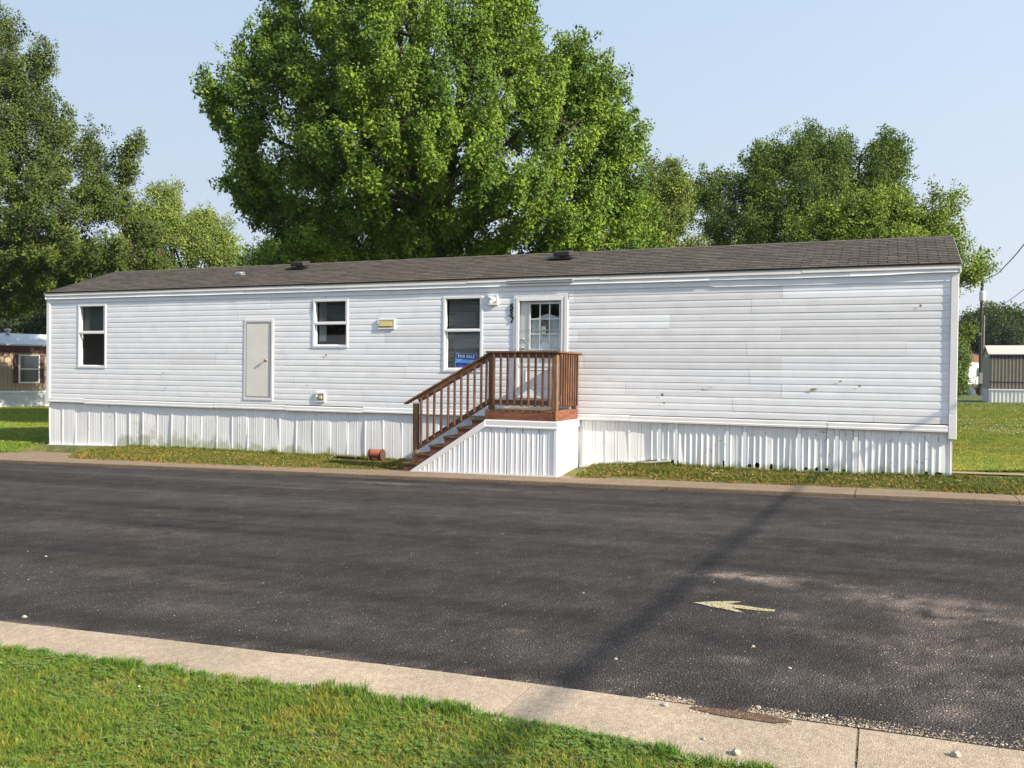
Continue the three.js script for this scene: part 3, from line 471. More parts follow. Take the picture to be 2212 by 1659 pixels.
  const cutsD = [HL - 0.04, -16.2, -12.4, -8.6, -5.9, -2.35, 0.04];
  for (let i = 0; i < cutsD.length - 1; i++) part('drip_edge', wavy(cutsD[i] + 0.002, cutsD[i + 1], (x) => 3.418 - (i === 2 || i === 4 ? 0.012 : 0), () => 3.492, 0.03, 0.068 + (i % 2) * 0.003, 31 + i, 0.003), M.trimOld, home);
  part('fascia_return', board(HL - 0.05, HL - 0.03, 3.34, 3.49, -0.12, 0.062, 'y'), M.trim, home);
  part('fascia_return', board(0.034, 0.055, 3.352, 3.485, -0.12, 0.066, 'y'), M.trim, home);
  // corner posts
  const cp = (x0, x1) => { const p = [[x0, 0.72], [x1, 0.72], [x1, 3.36], [x0, 3.36]]; return p; };
  part('corner_post', board(HL - 0.03, HL + 0.075, 0.775, 3.352, -0.1, 0.031, 'y', 0.008), M.trim, home);
  part('corner_post', board(-0.085, 0.028, 1.105, 3.362, -0.1, 0.031, 'y', 0.008), M.trim, home);
  part('corner_post', board(-0.088, 0.03, 0.70, 1.10, -0.1, 0.033, 'y', 0.008), M.trim, home);
  // starter trim over the skirting
  const cutsT = [HL + 0.07, -18.746, -14.839, -12.9, -10.96, -7.4, -5.3, -1.9, -0.09];
  for (let i = 0; i < cutsT.length - 1; i++) { const a = cutsT[i] + 0.001, b = cutsT[i + 1] - 0.001, dy = [0.02, 0, 0.004, -0.004, 0.012, 0.004, 0, -0.004][i], z = 0.034 + (i % 2) * 0.005;
    const pts = [[0, TRIM_BOT - 0.004], [z, TRIM_BOT], [z + 0.002, TRIM_BOT + 0.03], [z - 0.006, TRIM_BOT + 0.036], [z - 0.006, TRIM_TOP - 0.018], [0.021, TRIM_TOP]], P = [], U = [], n = Math.ceil((b - a) / 0.3);
    for (let m = 0; m < n; m++) { const x0 = lerp(a, b, m / n), x1 = lerp(a, b, (m + 1) / n), w = (x) => dy + 0.006 * (fbm(x * 0.7, 2, 2, 431) - 0.5); for (let k = 0; k < pts.length - 1; k++) { const v = [[x0, pts[k][1] + w(x0), pts[k][0]], [x1, pts[k][1] + w(x1), pts[k][0]], [x1, pts[k + 1][1] + w(x1), pts[k + 1][0]], [x0, pts[k + 1][1] + w(x0), pts[k + 1][0]]]; for (const t of [0, 1, 2, 0, 2, 3]) { P.push(...v[t]); U.push(v[t][0], v[t][1]); } } }
    const g = new THREE.BufferGeometry(); g.setAttribute('position', new THREE.Float32BufferAttribute(P, 3)); g.setAttribute('uv', new THREE.Float32BufferAttribute(U, 2)); g.computeVertexNormals(); part('skirting_trim', g, i === 4 ? M.sidingNew : M.trim, home); }
}

// skirting sheets
{
  const W = 2048, H = 160, H0 = -0.28, HT = 1.12;   // the stains of the whole run: algae, scuffs, and the holes knocked in its foot
  const blobs = []; const br = rng(441);
  const algae = (x, y) => { const b = skirtBase(x), h = y - b, n = fbm(x * 5, y * 5, 4, 451), m = fbm(x * 1.1 + 4, 3, 3, 455); const reach = (x < -9.6 ? 0.10 + 0.30 * Math.exp(-Math.pow((x + 16.9) / 0.75, 2)) + 0.20 * Math.exp(-Math.pow((x + 15.2) / 1.2, 2)) + 0.10 * Math.exp(-Math.pow((x + 12.5) / 1.2, 2)) : x > -5 ? 0.07 + 0.06 * m : 0.03); return x < -17.75 ? 0 : smooth(reach * 1.9 + 0.05, reach * 0.4, h) * smooth(0.30, 0.62, n + 0.55 * (1 - h / (reach * 1.6)) - 0.36); };
  const scuffs = []; for (let i = 0; i < 70; i++) { const x = br() < 0.75 ? lerp(-4.4, -0.2, br()) : lerp(-19, -5, br()); scuffs.push([x, lerp(0.1, 0.78, br()), 0.02 + 0.05 * br(), br() * 3.14, 0.3 + 0.5 * br()]); }
  const holes = [[-3.62, 0.135, 0.02, 0.05], [-3.28, 0.13, 0.02, 0.06], [-3.18, 0.115, 0.03, 0.03], [-3.05, 0.125, 0.04, 0.045], [-2.82, 0.10, 0.022, 0.06], [-2.58, 0.075, 0.06, 0.022], [-2.45, 0.08, 0.05, 0.018], [-2.25, 0.105, 0.03, 0.025], [-2.08, 0.11, 0.03, 0.03], [-1.92, 0.115, 0.03, 0.02], [-1.65, 0.11, 0.025, 0.02], [-0.40, 0.125, 0.03, 0.045], [-0.22, 0.125, 0.05, 0.04], [-1.05, 0.11, 0.02, 0.015]];
  const T = texture(W, H, (u, v) => {
    const x = HL + u * -HL, y = H0 + v * HT; const f = hash2(Math.floor(u * W), Math.floor(v * H), 457); let c = [0.915, 0.92, 0.925]; const d = fbm(x * 3, y * 3, 4, 459); c = c.map((k) => k - 0.06 * d - 0.015 * f);
    const a = algae(x, y) * (0.5 + 0.5 * fbm(x * 14, y * 14, 3, 461)); c = [lerp(c[0], 0.52, a * 0.6), lerp(c[1], 0.55, a * 0.6), lerp(c[2], 0.40, a * 0.6)];
    for (const [sx0, sy, r, t, s] of scuffs) { const dx = x - sx0, dy = y - sy; if (Math.abs(dx) < r && Math.abs(dy) < r) { const p = dx * Math.cos(t) + dy * Math.sin(t), q = -dx * Math.sin(t) + dy * Math.cos(t); if (Math.abs(q) < 0.008 * (1 - Math.abs(p) / r) + 0.004 && fbm(x * 40, y * 40, 2, 463) > 0.45) c = c.map((k) => k * (1 - 0.4 * s)); } }
    let al = 1; if (x > -4.5) for (const [hx, hy, rx, ry] of holes) { const q = Math.hypot((x - hx) / rx, (y - hy) / ry); if (q < 0.75 + 0.55 * fbm(x * 30, y * 30, 2, 465)) al = 0; }
    return [...c, al];
  }, true); T.wrapS = T.wrapT = THREE.ClampToEdgeWrapping;
  const sk = std({ map: T, roughness: 0.4, alphaTest: 0.5, side: THREE.DoubleSide });
  const dots = texture(64, 64, (u, v) => { const a = Math.hypot((u * 4) % 1 - 0.5, (v * 4) % 1 - 0.5) < 0.27 || Math.hypot((u * 4 + 0.5) % 1 - 0.5, (v * 4 + 0.5) % 1 - 0.5) < 0.2; return a ? [0.70, 0.75, 0.80] : [0.90, 0.915, 0.93]; }, true, [16, 16]);
  M.perforated = std({ map: dots, roughness: 0.45 });
  const uvT = (x, y) => [(x - HL) / -HL, (y - H0) / HT];
  const plain = [[0, 0.0], [0.004, 0.012], [0.075, 0.013], [0.088, 0.003], [0.10, 0.006], [0.24, 0.006], [0.25, 0.001], [0.262, 0.006], [0.415, 0.006], [0.432, -0.005], [0.445, 0.009], [0.46, 0.006], [0.55, 0.006], [0.567, -0.005], [0.58, 0.009], [0.595, 0.006], [0.78, 0.006], [0.79, 0.001], [0.802, 0.006], [0.97, 0.004], [1, -0.003]];
  const ribbed = [[0, 0], [0.01, 0.013], [0.05, 0.013], [0.07, 0.003], [0.30, 0.002], [0.32, 0.013], [0.38, 0.013], [0.40, 0.002], [0.64, 0.002], [0.66, 0.012], [0.71, 0.012], [0.73, 0.003], [1, 0.001]];
  const kr = rng(471);
  function sheetGeo(x0, x1, pr, y0, y1, warp, z0 = -0.03, y1b = y1) {
    const P = [], U = [], ny = 5, rows = []; for (let j = 0; j <= ny; j++) { const t = j / ny; rows.push(pr.map(([u, z]) => { const x = lerp(x0, x1, u), yb = lerp(y0(x), lerp(y1, y1b, u), t), bow = warp.bow * Math.sin(Math.PI * t) + warp.twist * (u - 0.5) * (0.3 + t) + warp.lean * (1 - t); return [x + warp.shift * (1 - t), yb, z0 + z + bow]; })); }
    for (let j = 0; j < ny; j++) for (let k = 0; k < pr.length - 1; k++) { const v = [rows[j][k], rows[j][k + 1], rows[j + 1][k + 1], rows[j + 1][k]]; for (const m of [0, 1, 2, 0, 2, 3]) { P.push(...v[m]); U.push(...uvT(v[m][0], v[m][1])); } }
    const g = new THREE.BufferGeometry(); g.setAttribute('position', new THREE.Float32BufferAttribute(P, 3)); g.setAttribute('uv', new THREE.Float32BufferAttribute(U, 2)); g.computeVertexNormals(); return g;
  }
  M.skirt = sk;
  let x = HL + 0.02; const lows = (q) => Math.max(skirtBase(q) - 0.02, q > -6.3 && q < -4.4 ? lerp(-0.07, 0.15, smooth(-6.3, -4.6, q)) : -9);
  while (x < -0.06) {
    const left = x < -5.0, w = left ? 0.43 + 0.01 * (kr() - 0.5) : 0.30, x1 = Math.min(x + w, -0.03), seg = x > -6.3;
    const g = sheetGeo(x, x1 + 0.006, left ? plain : ribbed, lows, TRIM_BOT + 0.03, { bow: 0.014 * (kr() - 0.5), twist: 0.032 * (kr() - 0.6), lean: 0.02 * (kr() - 0.35), shift: left ? 0.012 * (kr() - 0.3) : 0.008 * (kr() - 0.5) });
    part('skirting_panel', g, sk, home);
    if (!left && kr() < 0.42 && x < -1.2) { const a = lerp(x, x1, 0.42), b = lerp(x, x1, 0.62), y0 = skirtBase(a) + 0.02; const q = new THREE.PlaneGeometry(b - a, TRIM_BOT - y0).translate((a + b) / 2, (TRIM_BOT + y0) / 2, 0.0); const uv = q.attributes.uv, pp = q.attributes.position; for (let i = 0; i < 4; i++) uv.setXY(i, pp.getX(i), pp.getY(i)); part('vent_strip', q, M.perforated, home); }
    x = x1;
  }
  part('end_skirting', box(HL + 0.03, HL + 0.06, -0.25, 0.83, -4.2, -0.05, 'z'), M.siding[1], home);
  part('end_skirting', box(-0.06, -0.03, 0.0, 0.83, -4.2, -0.05, 'z'), M.siding[1], home);
  part('back_skirting', box(HL + 0.06, -0.06, -0.25, 0.83, -4.2, -4.17), M.siding[1], home);
  // slanting ground rail right of the steps and the foot rail at the left corner
  part('ground_rail', prism([[-6.25, -0.075], [-4.55, 0.125], [-4.55, 0.15], [-6.25, -0.02]], -0.01, 0.05), M.trimOld, home);
  part('ground_rail', prism([[HL + 0.02, -0.235], [-17.9, -0.175], [-17.9, -0.15], [HL + 0.02, -0.205]], -0.02, 0.03), M.trim, home);
}

// roof
{
  const A = V3(0, 3.50, 0.06), B = V3(0, 4.238, -2.10), L = A.distanceTo(B), up = B.clone().sub(A).normalize(), n = V3(0, up.z * -1, up.y).normalize(); if (n.y < 0) n.negate();
  const X0 = HL - 0.06, X1 = 0.06, rows = 16, ex = L / rows, tab = 0.3048;
  // sheathing under the shingles, both slopes
  const sec = new THREE.Shape([[0.055, 3.478], [0.055, 3.494], [-2.10, 4.230], [-4.26, 3.494], [-4.26, 3.46], [-2.10, 4.17], [-0.08, 3.47]].map(([z, y]) => new THREE.Vector2(-z, y)));
  part('roof_deck', metricUV(new THREE.ExtrudeGeometry(sec, { depth: X1 - X0 - 0.02, bevelEnabled: false }).rotateY(Math.PI / 2).translate(X0 + 0.01, 0, 0), 'x'), M.underside, home);
  const rr = rng(481), rest = [[], [], [], [], []], all = [];
  const tabGeo = (w, h) => { // wedge-thick tab: butt end proud
    const t = 0.013, P = [[0, 0, 0], [w, 0, 0], [w, h, 0], [0, h, 0], [0, 0, t], [w, 0, t], [w, h, 0.002], [0, h, 0.002]], F = [[4, 5, 6, 7], [0, 1, 5, 4], [1, 2, 6, 5], [3, 0, 4, 7]], p = [], u = [];
    for (const f of F) for (const m of [0, 1, 2, 0, 2, 3]) { const v = P[f[m]]; p.push(...v); u.push(v[0], v[1] + v[2]); }
    const g = new THREE.BufferGeometry(); g.setAttribute('position', new THREE.Float32BufferAttribute(p, 3)); g.setAttribute('uv', new THREE.Float32BufferAttribute(u, 2)); return g; };
  const basis = new THREE.Matrix4().makeBasis(V3(1, 0, 0), up, n);
  for (let r = 0; r < rows; r++) {
    let x = X1; const off = (r % 2) * tab * 0.5 + 0.03 * (rr() - 0.5); let first = true;
    while (x > X0 + 0.02) {
      let w = first && off > 0.05 ? off : tab; first = false; const xa = Math.max(X0, x - w);
      const g = tabGeo(x - xa - 0.012, ex + 0.025), q = A.clone().addScaledVector(up, r * ex - 0.012 + 0.003 * (rr() - 0.5)).addScaledVector(n, 0.0045 + 0.0025 * rr()); q.x = xa;
      g.applyMatrix4(basis.clone().setPosition(q)); const uv = g.attributes.uv, o1 = rr() * 5, o2 = rr() * 5; for (let i = 0; i < uv.count; i++) uv.setXY(i, uv.getX(i) + o1, uv.getY(i) + o2); g.computeVertexNormals();
      const d = fbm(x * 0.9, r * 0.35, 3, 483), k = clamp(Math.floor((0.5 * d + 0.55 * rr()) * 5), 0, 4); all.push([xa, g, k]); x = xa;
    }
  }
  all.sort((a, b) => b[0] - a[0]);
  all.forEach(([, g, k], i) => { if (i < 300) part('shingle', g, M.shingle[k], home); else rest[k].push(g); });
  rest.forEach((gs, k) => part('shingle_courses', mergeGeometries(gs), M.shingle[k], home, 'stuff'));
  part('starter_course', prism([[X0, 3.484], [X1, 3.484], [X1, 3.493], [X0, 3.493]], 0.02, 0.072), M.shingle[4], home);
  for (let i = 0; i < 66; i++) { const x0 = lerp(X0, X1, i / 66), x1 = lerp(X0, X1, (i + 1) / 66) + 0.02, dy = 0.004 * (i % 2) + 0.008; const s = new THREE.Shape([[-2.23 * -1, 4.196 + dy], [2.10, 4.243 + dy], [1.97, 4.196 + dy], [1.97, 4.190 + dy], [2.10, 4.236 + dy], [2.23, 4.190 + dy]].map(([a, b]) => new THREE.Vector2(a, b))); part('ridge_cap', metricUV(new THREE.ExtrudeGeometry(s, { depth: x1 - x0, bevelEnabled: false }).rotateY(Math.PI / 2).translate(x0, 0, 0), 'x'), M.shingle[(i * 7) % 3], home); }
  // metal rake edges
  for (const x of [X0 - 0.006, X1 + 0.002]) { const s = new THREE.Shape([[-0.08, 3.488], [2.1, 4.245], [2.1, 4.19], [-0.06, 3.44]].map(([a, b]) => new THREE.Vector2(a, b))); part('rake_edge', new THREE.ExtrudeGeometry(s, { depth: 0.004, bevelEnabled: false }).rotateY(Math.PI / 2).translate(x, 0, 0), x < -1 ? M.trimOld : M.trimOld, home); }
  // roof vents
  const roofAt = (x, z) => V3(x, 3.5 + (4.238 - 3.5) / -2.16 * (z - 0.06), z);
  const vent = (x, z, s, mat, mat2) => { const q = roofAt(x, z), v = part('roof_vent', new RoundedBoxGeometry(0.36 * s, 0.10 * s, 0.30 * s, 2, 0.02).translate(0, 0.11 * s, 0), mat, home); v.position.copy(q); v.rotation.x = Math.atan2(0.738, 2.16) * 0.55; part('vent_flashing', new THREE.BoxGeometry(0.5 * s, 0.012, 0.46 * s).translate(0, 0.016, 0.02), mat2, v); part('vent_throat', new THREE.CylinderGeometry(0.09 * s, 0.1 * s, 0.08 * s, 14).translate(0, 0.04 * s, 0), mat2, v); };
  vent(-13.73, -1.62, 1.0, M.rubber, M.black); vent(-7.15, -1.5, 1.0, M.rubber, M.black); vent(-15.06, -1.1, 0.5, M.alu, M.aluDull);
}

// windows
function sashWindow(o, gu, gl, extra) {
  const [x0, x1, y0, y1] = o, w = part('window', mergeGeometries([board(x0, x1, y1 - 0.046, y1, 0.001, 0.019), board(x0, x1, y0, y0 + 0.048, 0.001, 0.023), board(x0, x0 + 0.046, y0 + 0.0485, y1 - 0.0465, 0.001, 0.019, 'y'), board(x1 - 0.046, x1, y0 + 0.0485, y1 - 0.0465, 0.001, 0.019, 'y')]), M.trim, home);
  const fr = (a, b, c, d, z0, z1, t) => mergeGeometries([board(a - t, b + t, d, d + t, z0, z1), board(a - t, b + t, c - t, c, z0, z1), board(a - t, a, c + 0.0005, d - 0.0005, z0, z1, 'y'), board(b, b + t, c + 0.0005, d - 0.0005, z0, z1, 'y')]);
  part('sash', fr(...gu, -0.02, 0.012, 0.022), M.white, w); part('sash', fr(...gl, -0.045, -0.021, 0.03), M.white, w);
  part('meeting_rail', board(x0 + 0.05, x1 - 0.05, gl[3] - 0.004, gu[2] + 0.004, -0.02, 0.02, 'x', 0.012), M.white, w);
  part('jamb', mergeGeometries([board(x0 + 0.02, x0 + 0.045, y0 + 0.03, y1 - 0.03, -0.1, 0.0, 'y'), board(x1 - 0.045, x1 - 0.02, y0 + 0.03, y1 - 0.03, -0.1, 0.0, 'y'), board(x0 + 0.046, x1 - 0.046, y0 + 0.03, y0 + 0.05, -0.1, 0.0), board(x0 + 0.046, x1 - 0.046, y1 - 0.05, y1 - 0.03, -0.1, 0.0)]), M.white, w);
  part('pane', new THREE.PlaneGeometry(gu[1] - gu[0] + 0.01, gu[3] - gu[2] + 0.01).translate((gu[0] + gu[1]) / 2, (gu[2] + gu[3]) / 2, -0.006), M.glass, w);
  part('pane', new THREE.PlaneGeometry(gl[1] - gl[0] + 0.01, gl[3] - gl[2] + 0.01).translate((gl[0] + gl[1]) / 2, (gl[2] + gl[3]) / 2, -0.034), M.glass, w);
  return w;
}
function blinds(w, x0, x1, y0, y1, z, pitch = 0.0265, tilt = 0.5, mat = M.blind) {
  const gs = []; for (let y = y0; y < y1; y += pitch) gs.push(new THREE.PlaneGeometry(x1 - x0, 0.024).rotateX(-Math.PI / 2 + tilt).translate((x0 + x1) / 2, y, z));
  for (const t of [0.18, 0.82]) gs.push(new THREE.PlaneGeometry(0.004, y1 - y0).translate(lerp(x0, x1, t), (y0 + y1) / 2, z + 0.014));
  part('blind', mergeGeometries(gs), mat, w, 'stuff');
}
function curtain(w, x0, x1, y0, y1, z, folds) { const g = new THREE.PlaneGeometry(x1 - x0, y1 - y0, 60, 1), p = g.attributes.position; for (let i = 0; i < p.count; i++) p.setZ(i, 0.018 * Math.sin((p.getX(i) / (x1 - x0)) * folds * 6.283)); g.translate((x0 + x1) / 2, (y0 + y1) / 2, z).computeVertexNormals(); part('curtain', g, M.curtain, w); }
{
  const w1 = sashWindow(openings[0], [-18.924, -18.164, 2.554, 3.146], [-18.897, -18.150, 1.746, 2.494]); blinds(w1, -18.9, -18.18, 2.52, 3.14, -0.09); curtain(w1, -18.91, -18.74, 2.52, 3.14, -0.13, 3);
  const w2 = sashWindow(openings[1], [-12.176, -11.423, 2.701, 3.130], [-12.147, -11.420, 2.230, 2.646]); blinds(w2, -12.15, -11.44, 2.66, 3.12, -0.09); curtain(w2, -12.16, -11.98, 2.3, 3.12, -0.13, 3);
  const w3 = sashWindow(openings[2], [-9.081, -8.343, 2.528, 3.123], [-9.050, -8.352, 1.765, 2.477]); blinds(w3, -9.06, -8.36, 1.78, 3.11, -0.10, 0.0265, 0.75);
  for (const [a, b, c, d] of [[-8.98, -8.50, 2.58, 2.86], [-8.98, -8.48, 2.05, 2.33]]) part('pale_reflection', new THREE.PlaneGeometry(b - a, d - c).translate((a + b) / 2, (c + d) / 2, -0.17), M.curtain, w3);  // pale rectangles standing in for the facing home reflected in the glass
}
// for sale sign in the window by the steps
{
  const cv = document.createElement('canvas'); cv.width = 512; cv.height = 330; const c = cv.getContext('2d');
  c.fillStyle = '#aebbd6'; c.fillRect(0, 0, 512, 330); c.fillStyle = '#1c2f86'; c.fillRect(10, 10, 492, 310); c.fillStyle = '#2f9ae0'; c.fillRect(10, 128, 492, 92);
  c.fillStyle = '#eef2fb'; c.textAlign = 'center'; c.textBaseline = 'middle'; c.font = 'bold 92px sans-serif'; c.fillText('FOR SALE', 256, 66, 460);
  c.strokeStyle = '#6f8fd0'; c.lineWidth = 4; c.beginPath(); c.moveTo(40, 112); c.quadraticCurveTo(150, 132, 270, 112); c.stroke();
  c.fillStyle = '#d5ecfb'; c.font = '80px sans-serif'; c.fillText('217.243.2802', 256, 176, 450);
  c.fillStyle = '#a9b6e6'; c.font = '26px sans-serif'; c.fillText('Se Habla', 330, 242, 240); c.font = '38px sans-serif'; c.fillText('Benchmarkmodels', 250, 286, 420);
  const t = new THREE.CanvasTexture(cv); t.colorSpace = THREE.SRGBColorSpace;
  const s = single('for_sale_sign', new RoundedBoxGeometry(0.46, 0.285, 0.006, 1, 0.002), std({ color: lin(0.3, 0.35, 0.5), roughness: 0.5 }), 'blue FOR SALE sign with phone number standing inside the window', 'sign', [-8.66, 1.905, -0.062]);
  const f = new THREE.Mesh(new THREE.PlaneGeometry(0.458, 0.283), std({ map: t, roughness: 0.35 })); f.name = 'sign_face'; f.position.z = 0.0045; shade(f); s.add(f); s.rotation.set(-0.06, 0, -0.05);
}
// entrance: inner door behind a storm door
{
  const d = part('door_frame', mergeGeometries([board(-7.62, -6.525, 3.12, 3.176, 0.001, 0.024), board(-7.62, -7.575, 1.205, 3.119, 0.001, 0.026, 'y'), board(-6.585, -6.525, 1.205, 3.119, 0.001, 0.026, 'y'), board(-7.57, -6.59, 1.20, 1.24, -0.1, 0.06)]), M.trim, home);
  part('hinge_rail', board(-6.60, -6.587, 1.245, 3.115, 0.012, 0.036, 'y', 0.003), M.alu, d);
  for (const x of [-7.5, -7.28, -7.0, -6.75]) part('screw', new THREE.SphereGeometry(0.006, 6, 4).translate(x, 3.15, 0.025), M.aluDull, d);
  const st = part('storm_door', mergeGeometries([board(-7.572, -6.602, 3.052, 3.118, 0.004, 0.032), board(-7.572, -7.508, 1.245, 3.051, 0.004, 0.032, 'y'), board(-6.658, -6.602, 1.245, 3.051, 0.004, 0.032, 'y'), board(-7.507, -6.659, 1.245, 1.34, 0.004, 0.032), board(-7.507, -6.659, 1.80, 1.86, 0.004, 0.032), board(-7.506, -6.66, 1.341, 1.799, 0.010, 0.022)]), M.white, home);
  part('panel_bead', mergeGeometries([board(-7.36, -6.8, 1.735, 1.75, 0.022, 0.030), board(-7.36, -6.8, 1.39, 1.405, 0.022, 0.030), board(-7.36, -7.345, 1.406, 1.734, 0.022, 0.030, 'y'), board(-6.815, -6.8, 1.406, 1.734, 0.022, 0.030, 'y')]), M.white, st);
  part('pane', new THREE.PlaneGeometry(0.85, 0.63).translate(-7.0835, 2.175, 0.014), M.glass, st); part('pane', new THREE.PlaneGeometry(0.85, 0.56).translate(-7.0835, 2.774, 0.018), M.glass, st);
  part('glass_rail', board(-7.506, -6.66, 2.485, 2.498, 0.010, 0.026), M.alu, st);
  part('handle', new THREE.TorusGeometry(0.035, 0.009, 8, 16, Math.PI).rotateZ(Math.PI / 2).translate(-7.545, 2.10, 0.036), M.chrome, st);
  const holes = [], X = [-7.302, -7.108, -6.914, -6.719], Y = [2.14, 2.424, 2.708, 2.992];
  M.paleSheet = phys({ color: lin(0.60, 0.66, 0.64), transmission: 0.2, roughness: 1, thickness: 0 });
  const sh = new THREE.Shape([[-7.555, 1.25], [-6.62, 1.25], [-6.62, 3.11], [-7.555, 3.11]].map(([x, y]) => new THREE.Vector2(x, y))); sh.holes.push(new THREE.Path([[X[0], Y[0]], [X[0], Y[3]], [X[3], Y[3]], [X[3], Y[0]]].map(([x, y]) => new THREE.Vector2(x, y))));
  const dr = part('front_door', metricUV(new THREE.ExtrudeGeometry(sh, { depth: 0.04, bevelEnabled: false }).translate(0, 0, -0.09), 'y'), M.doorPaint, home);
  part('lite_frame', mergeGeometries([board(X[0] - 0.03, X[3] + 0.03, Y[3], Y[3] + 0.03, -0.05, -0.036), board(X[0] - 0.03, X[3] + 0.03, Y[0] - 0.03, Y[0], -0.05, -0.036), board(X[0] - 0.03, X[0], Y[0] + 0.0005, Y[3] - 0.0005, -0.05, -0.036, 'y'), board(X[3], X[3] + 0.03, Y[0] + 0.0005, Y[3] - 0.0005, -0.05, -0.036, 'y')]), M.white, dr);
  for (let i = 0; i < 3; i++) for (let j = 0; j < 3; j++) { const t = ((i * 3 + j) * 37 % 11 - 5) * 0.0009; const p = part('pane', new THREE.PlaneGeometry(X[i + 1] - X[i] - 0.004, Y[j + 1] - Y[j] - 0.004), M.glass, dr); p.position.set((X[i] + X[i + 1]) / 2, (Y[j] + Y[j + 1]) / 2, -0.068); p.rotation.set(t, -t * 1.3, 0); }
  for (let k = 1; k < 3; k++) { part('muntin', board(X[k] - 0.011, X[k] + 0.011, Y[0], Y[3], -0.064, -0.046, 'y'), M.white, dr); part('muntin', board(X[0], X[3], Y[k] - 0.011, Y[k] + 0.011, -0.0635, -0.0455), M.white, dr); }
  { // pale rippled sheet added behind the lower two thirds of the door glass
    const g = new THREE.PlaneGeometry(0.575, 0.62, 30, 12), p = g.attributes.position; for (let i = 0; i < p.count; i++) { const x = p.getX(i), t = (p.getY(i) + 0.31) / 0.62; p.setY(i, p.getY(i) + t * 0.05 * Math.sin(x * 9 + 1.2) * Math.exp(-x * x * 6)); p.setZ(i, 0.008 * Math.sin(x * 40) + 0.006 * Math.sin(p.getY(i) * 30 + x * 9)); } g.computeVertexNormals();
    part('door_sheet', g.translate(-7.0105, 2.445, -0.112), M.paleSheet, dr); }
  blinds(dr, -7.10, -6.92, 2.43, 2.72, -0.098, 0.024, 0.9);
  for (const [y, r] of [[2.325, 0.03], [2.155, 0.034]]) { part('door_knob', new THREE.LatheGeometry([[0.001, 0.055], [0.02, 0.054], [r * 0.8, 0.045], [r * 0.85, 0.032], [0.014, 0.02], [0.014, 0.012], [r, 0.008], [r, 0]].map(([a, b]) => new THREE.Vector2(a, b)), 20).rotateX(Math.PI / 2).translate(-7.45, y, -0.05), M.chrome, dr); }
  const note = single('notice', new RoundedBoxGeometry(0.085, 0.135, 0.002, 1, 0.0008), std({ color: lin(0.72, 0.74, 0.5), roughness: 0.8 }), 'small pale yellow paper with a green leaf taped in the door pane', 'notice', [-7.035, 2.505, -0.062]);
  const lf = new THREE.Mesh(new THREE.ShapeGeometry(new THREE.Shape([[0, -0.022], [0.018, -0.008], [0.008, 0.004], [0.018, 0.014], [0.0, 0.026], [-0.016, 0.012], [-0.008, 0.0], [-0.018, -0.01]].map(([x, y]) => new THREE.Vector2(x, y)))), std({ color: lin(0.12, 0.2, 0.03), roughness: 0.8 })); lf.name = 'leaf_print'; lf.position.set(0.008, -0.02, 0.0016); shade(lf); note.add(lf);
  single('door_ornament', new THREE.LatheGeometry([[0, -0.085], [0.05, -0.075], [0.085, -0.03], [0.088, 0.02], [0.06, 0.07], [0.02, 0.085], [0, 0.09]].map(([a, b]) => new THREE.Vector2(a, b)), 24).scale(1, 1, 0.12), std({ color: lin(0.66, 0.68, 0.66), roughness: 0.6 }), 'round whitish ornament hanging low in the middle of the door glass', 'ornament', [-7.012, 2.175, -0.058]);
}
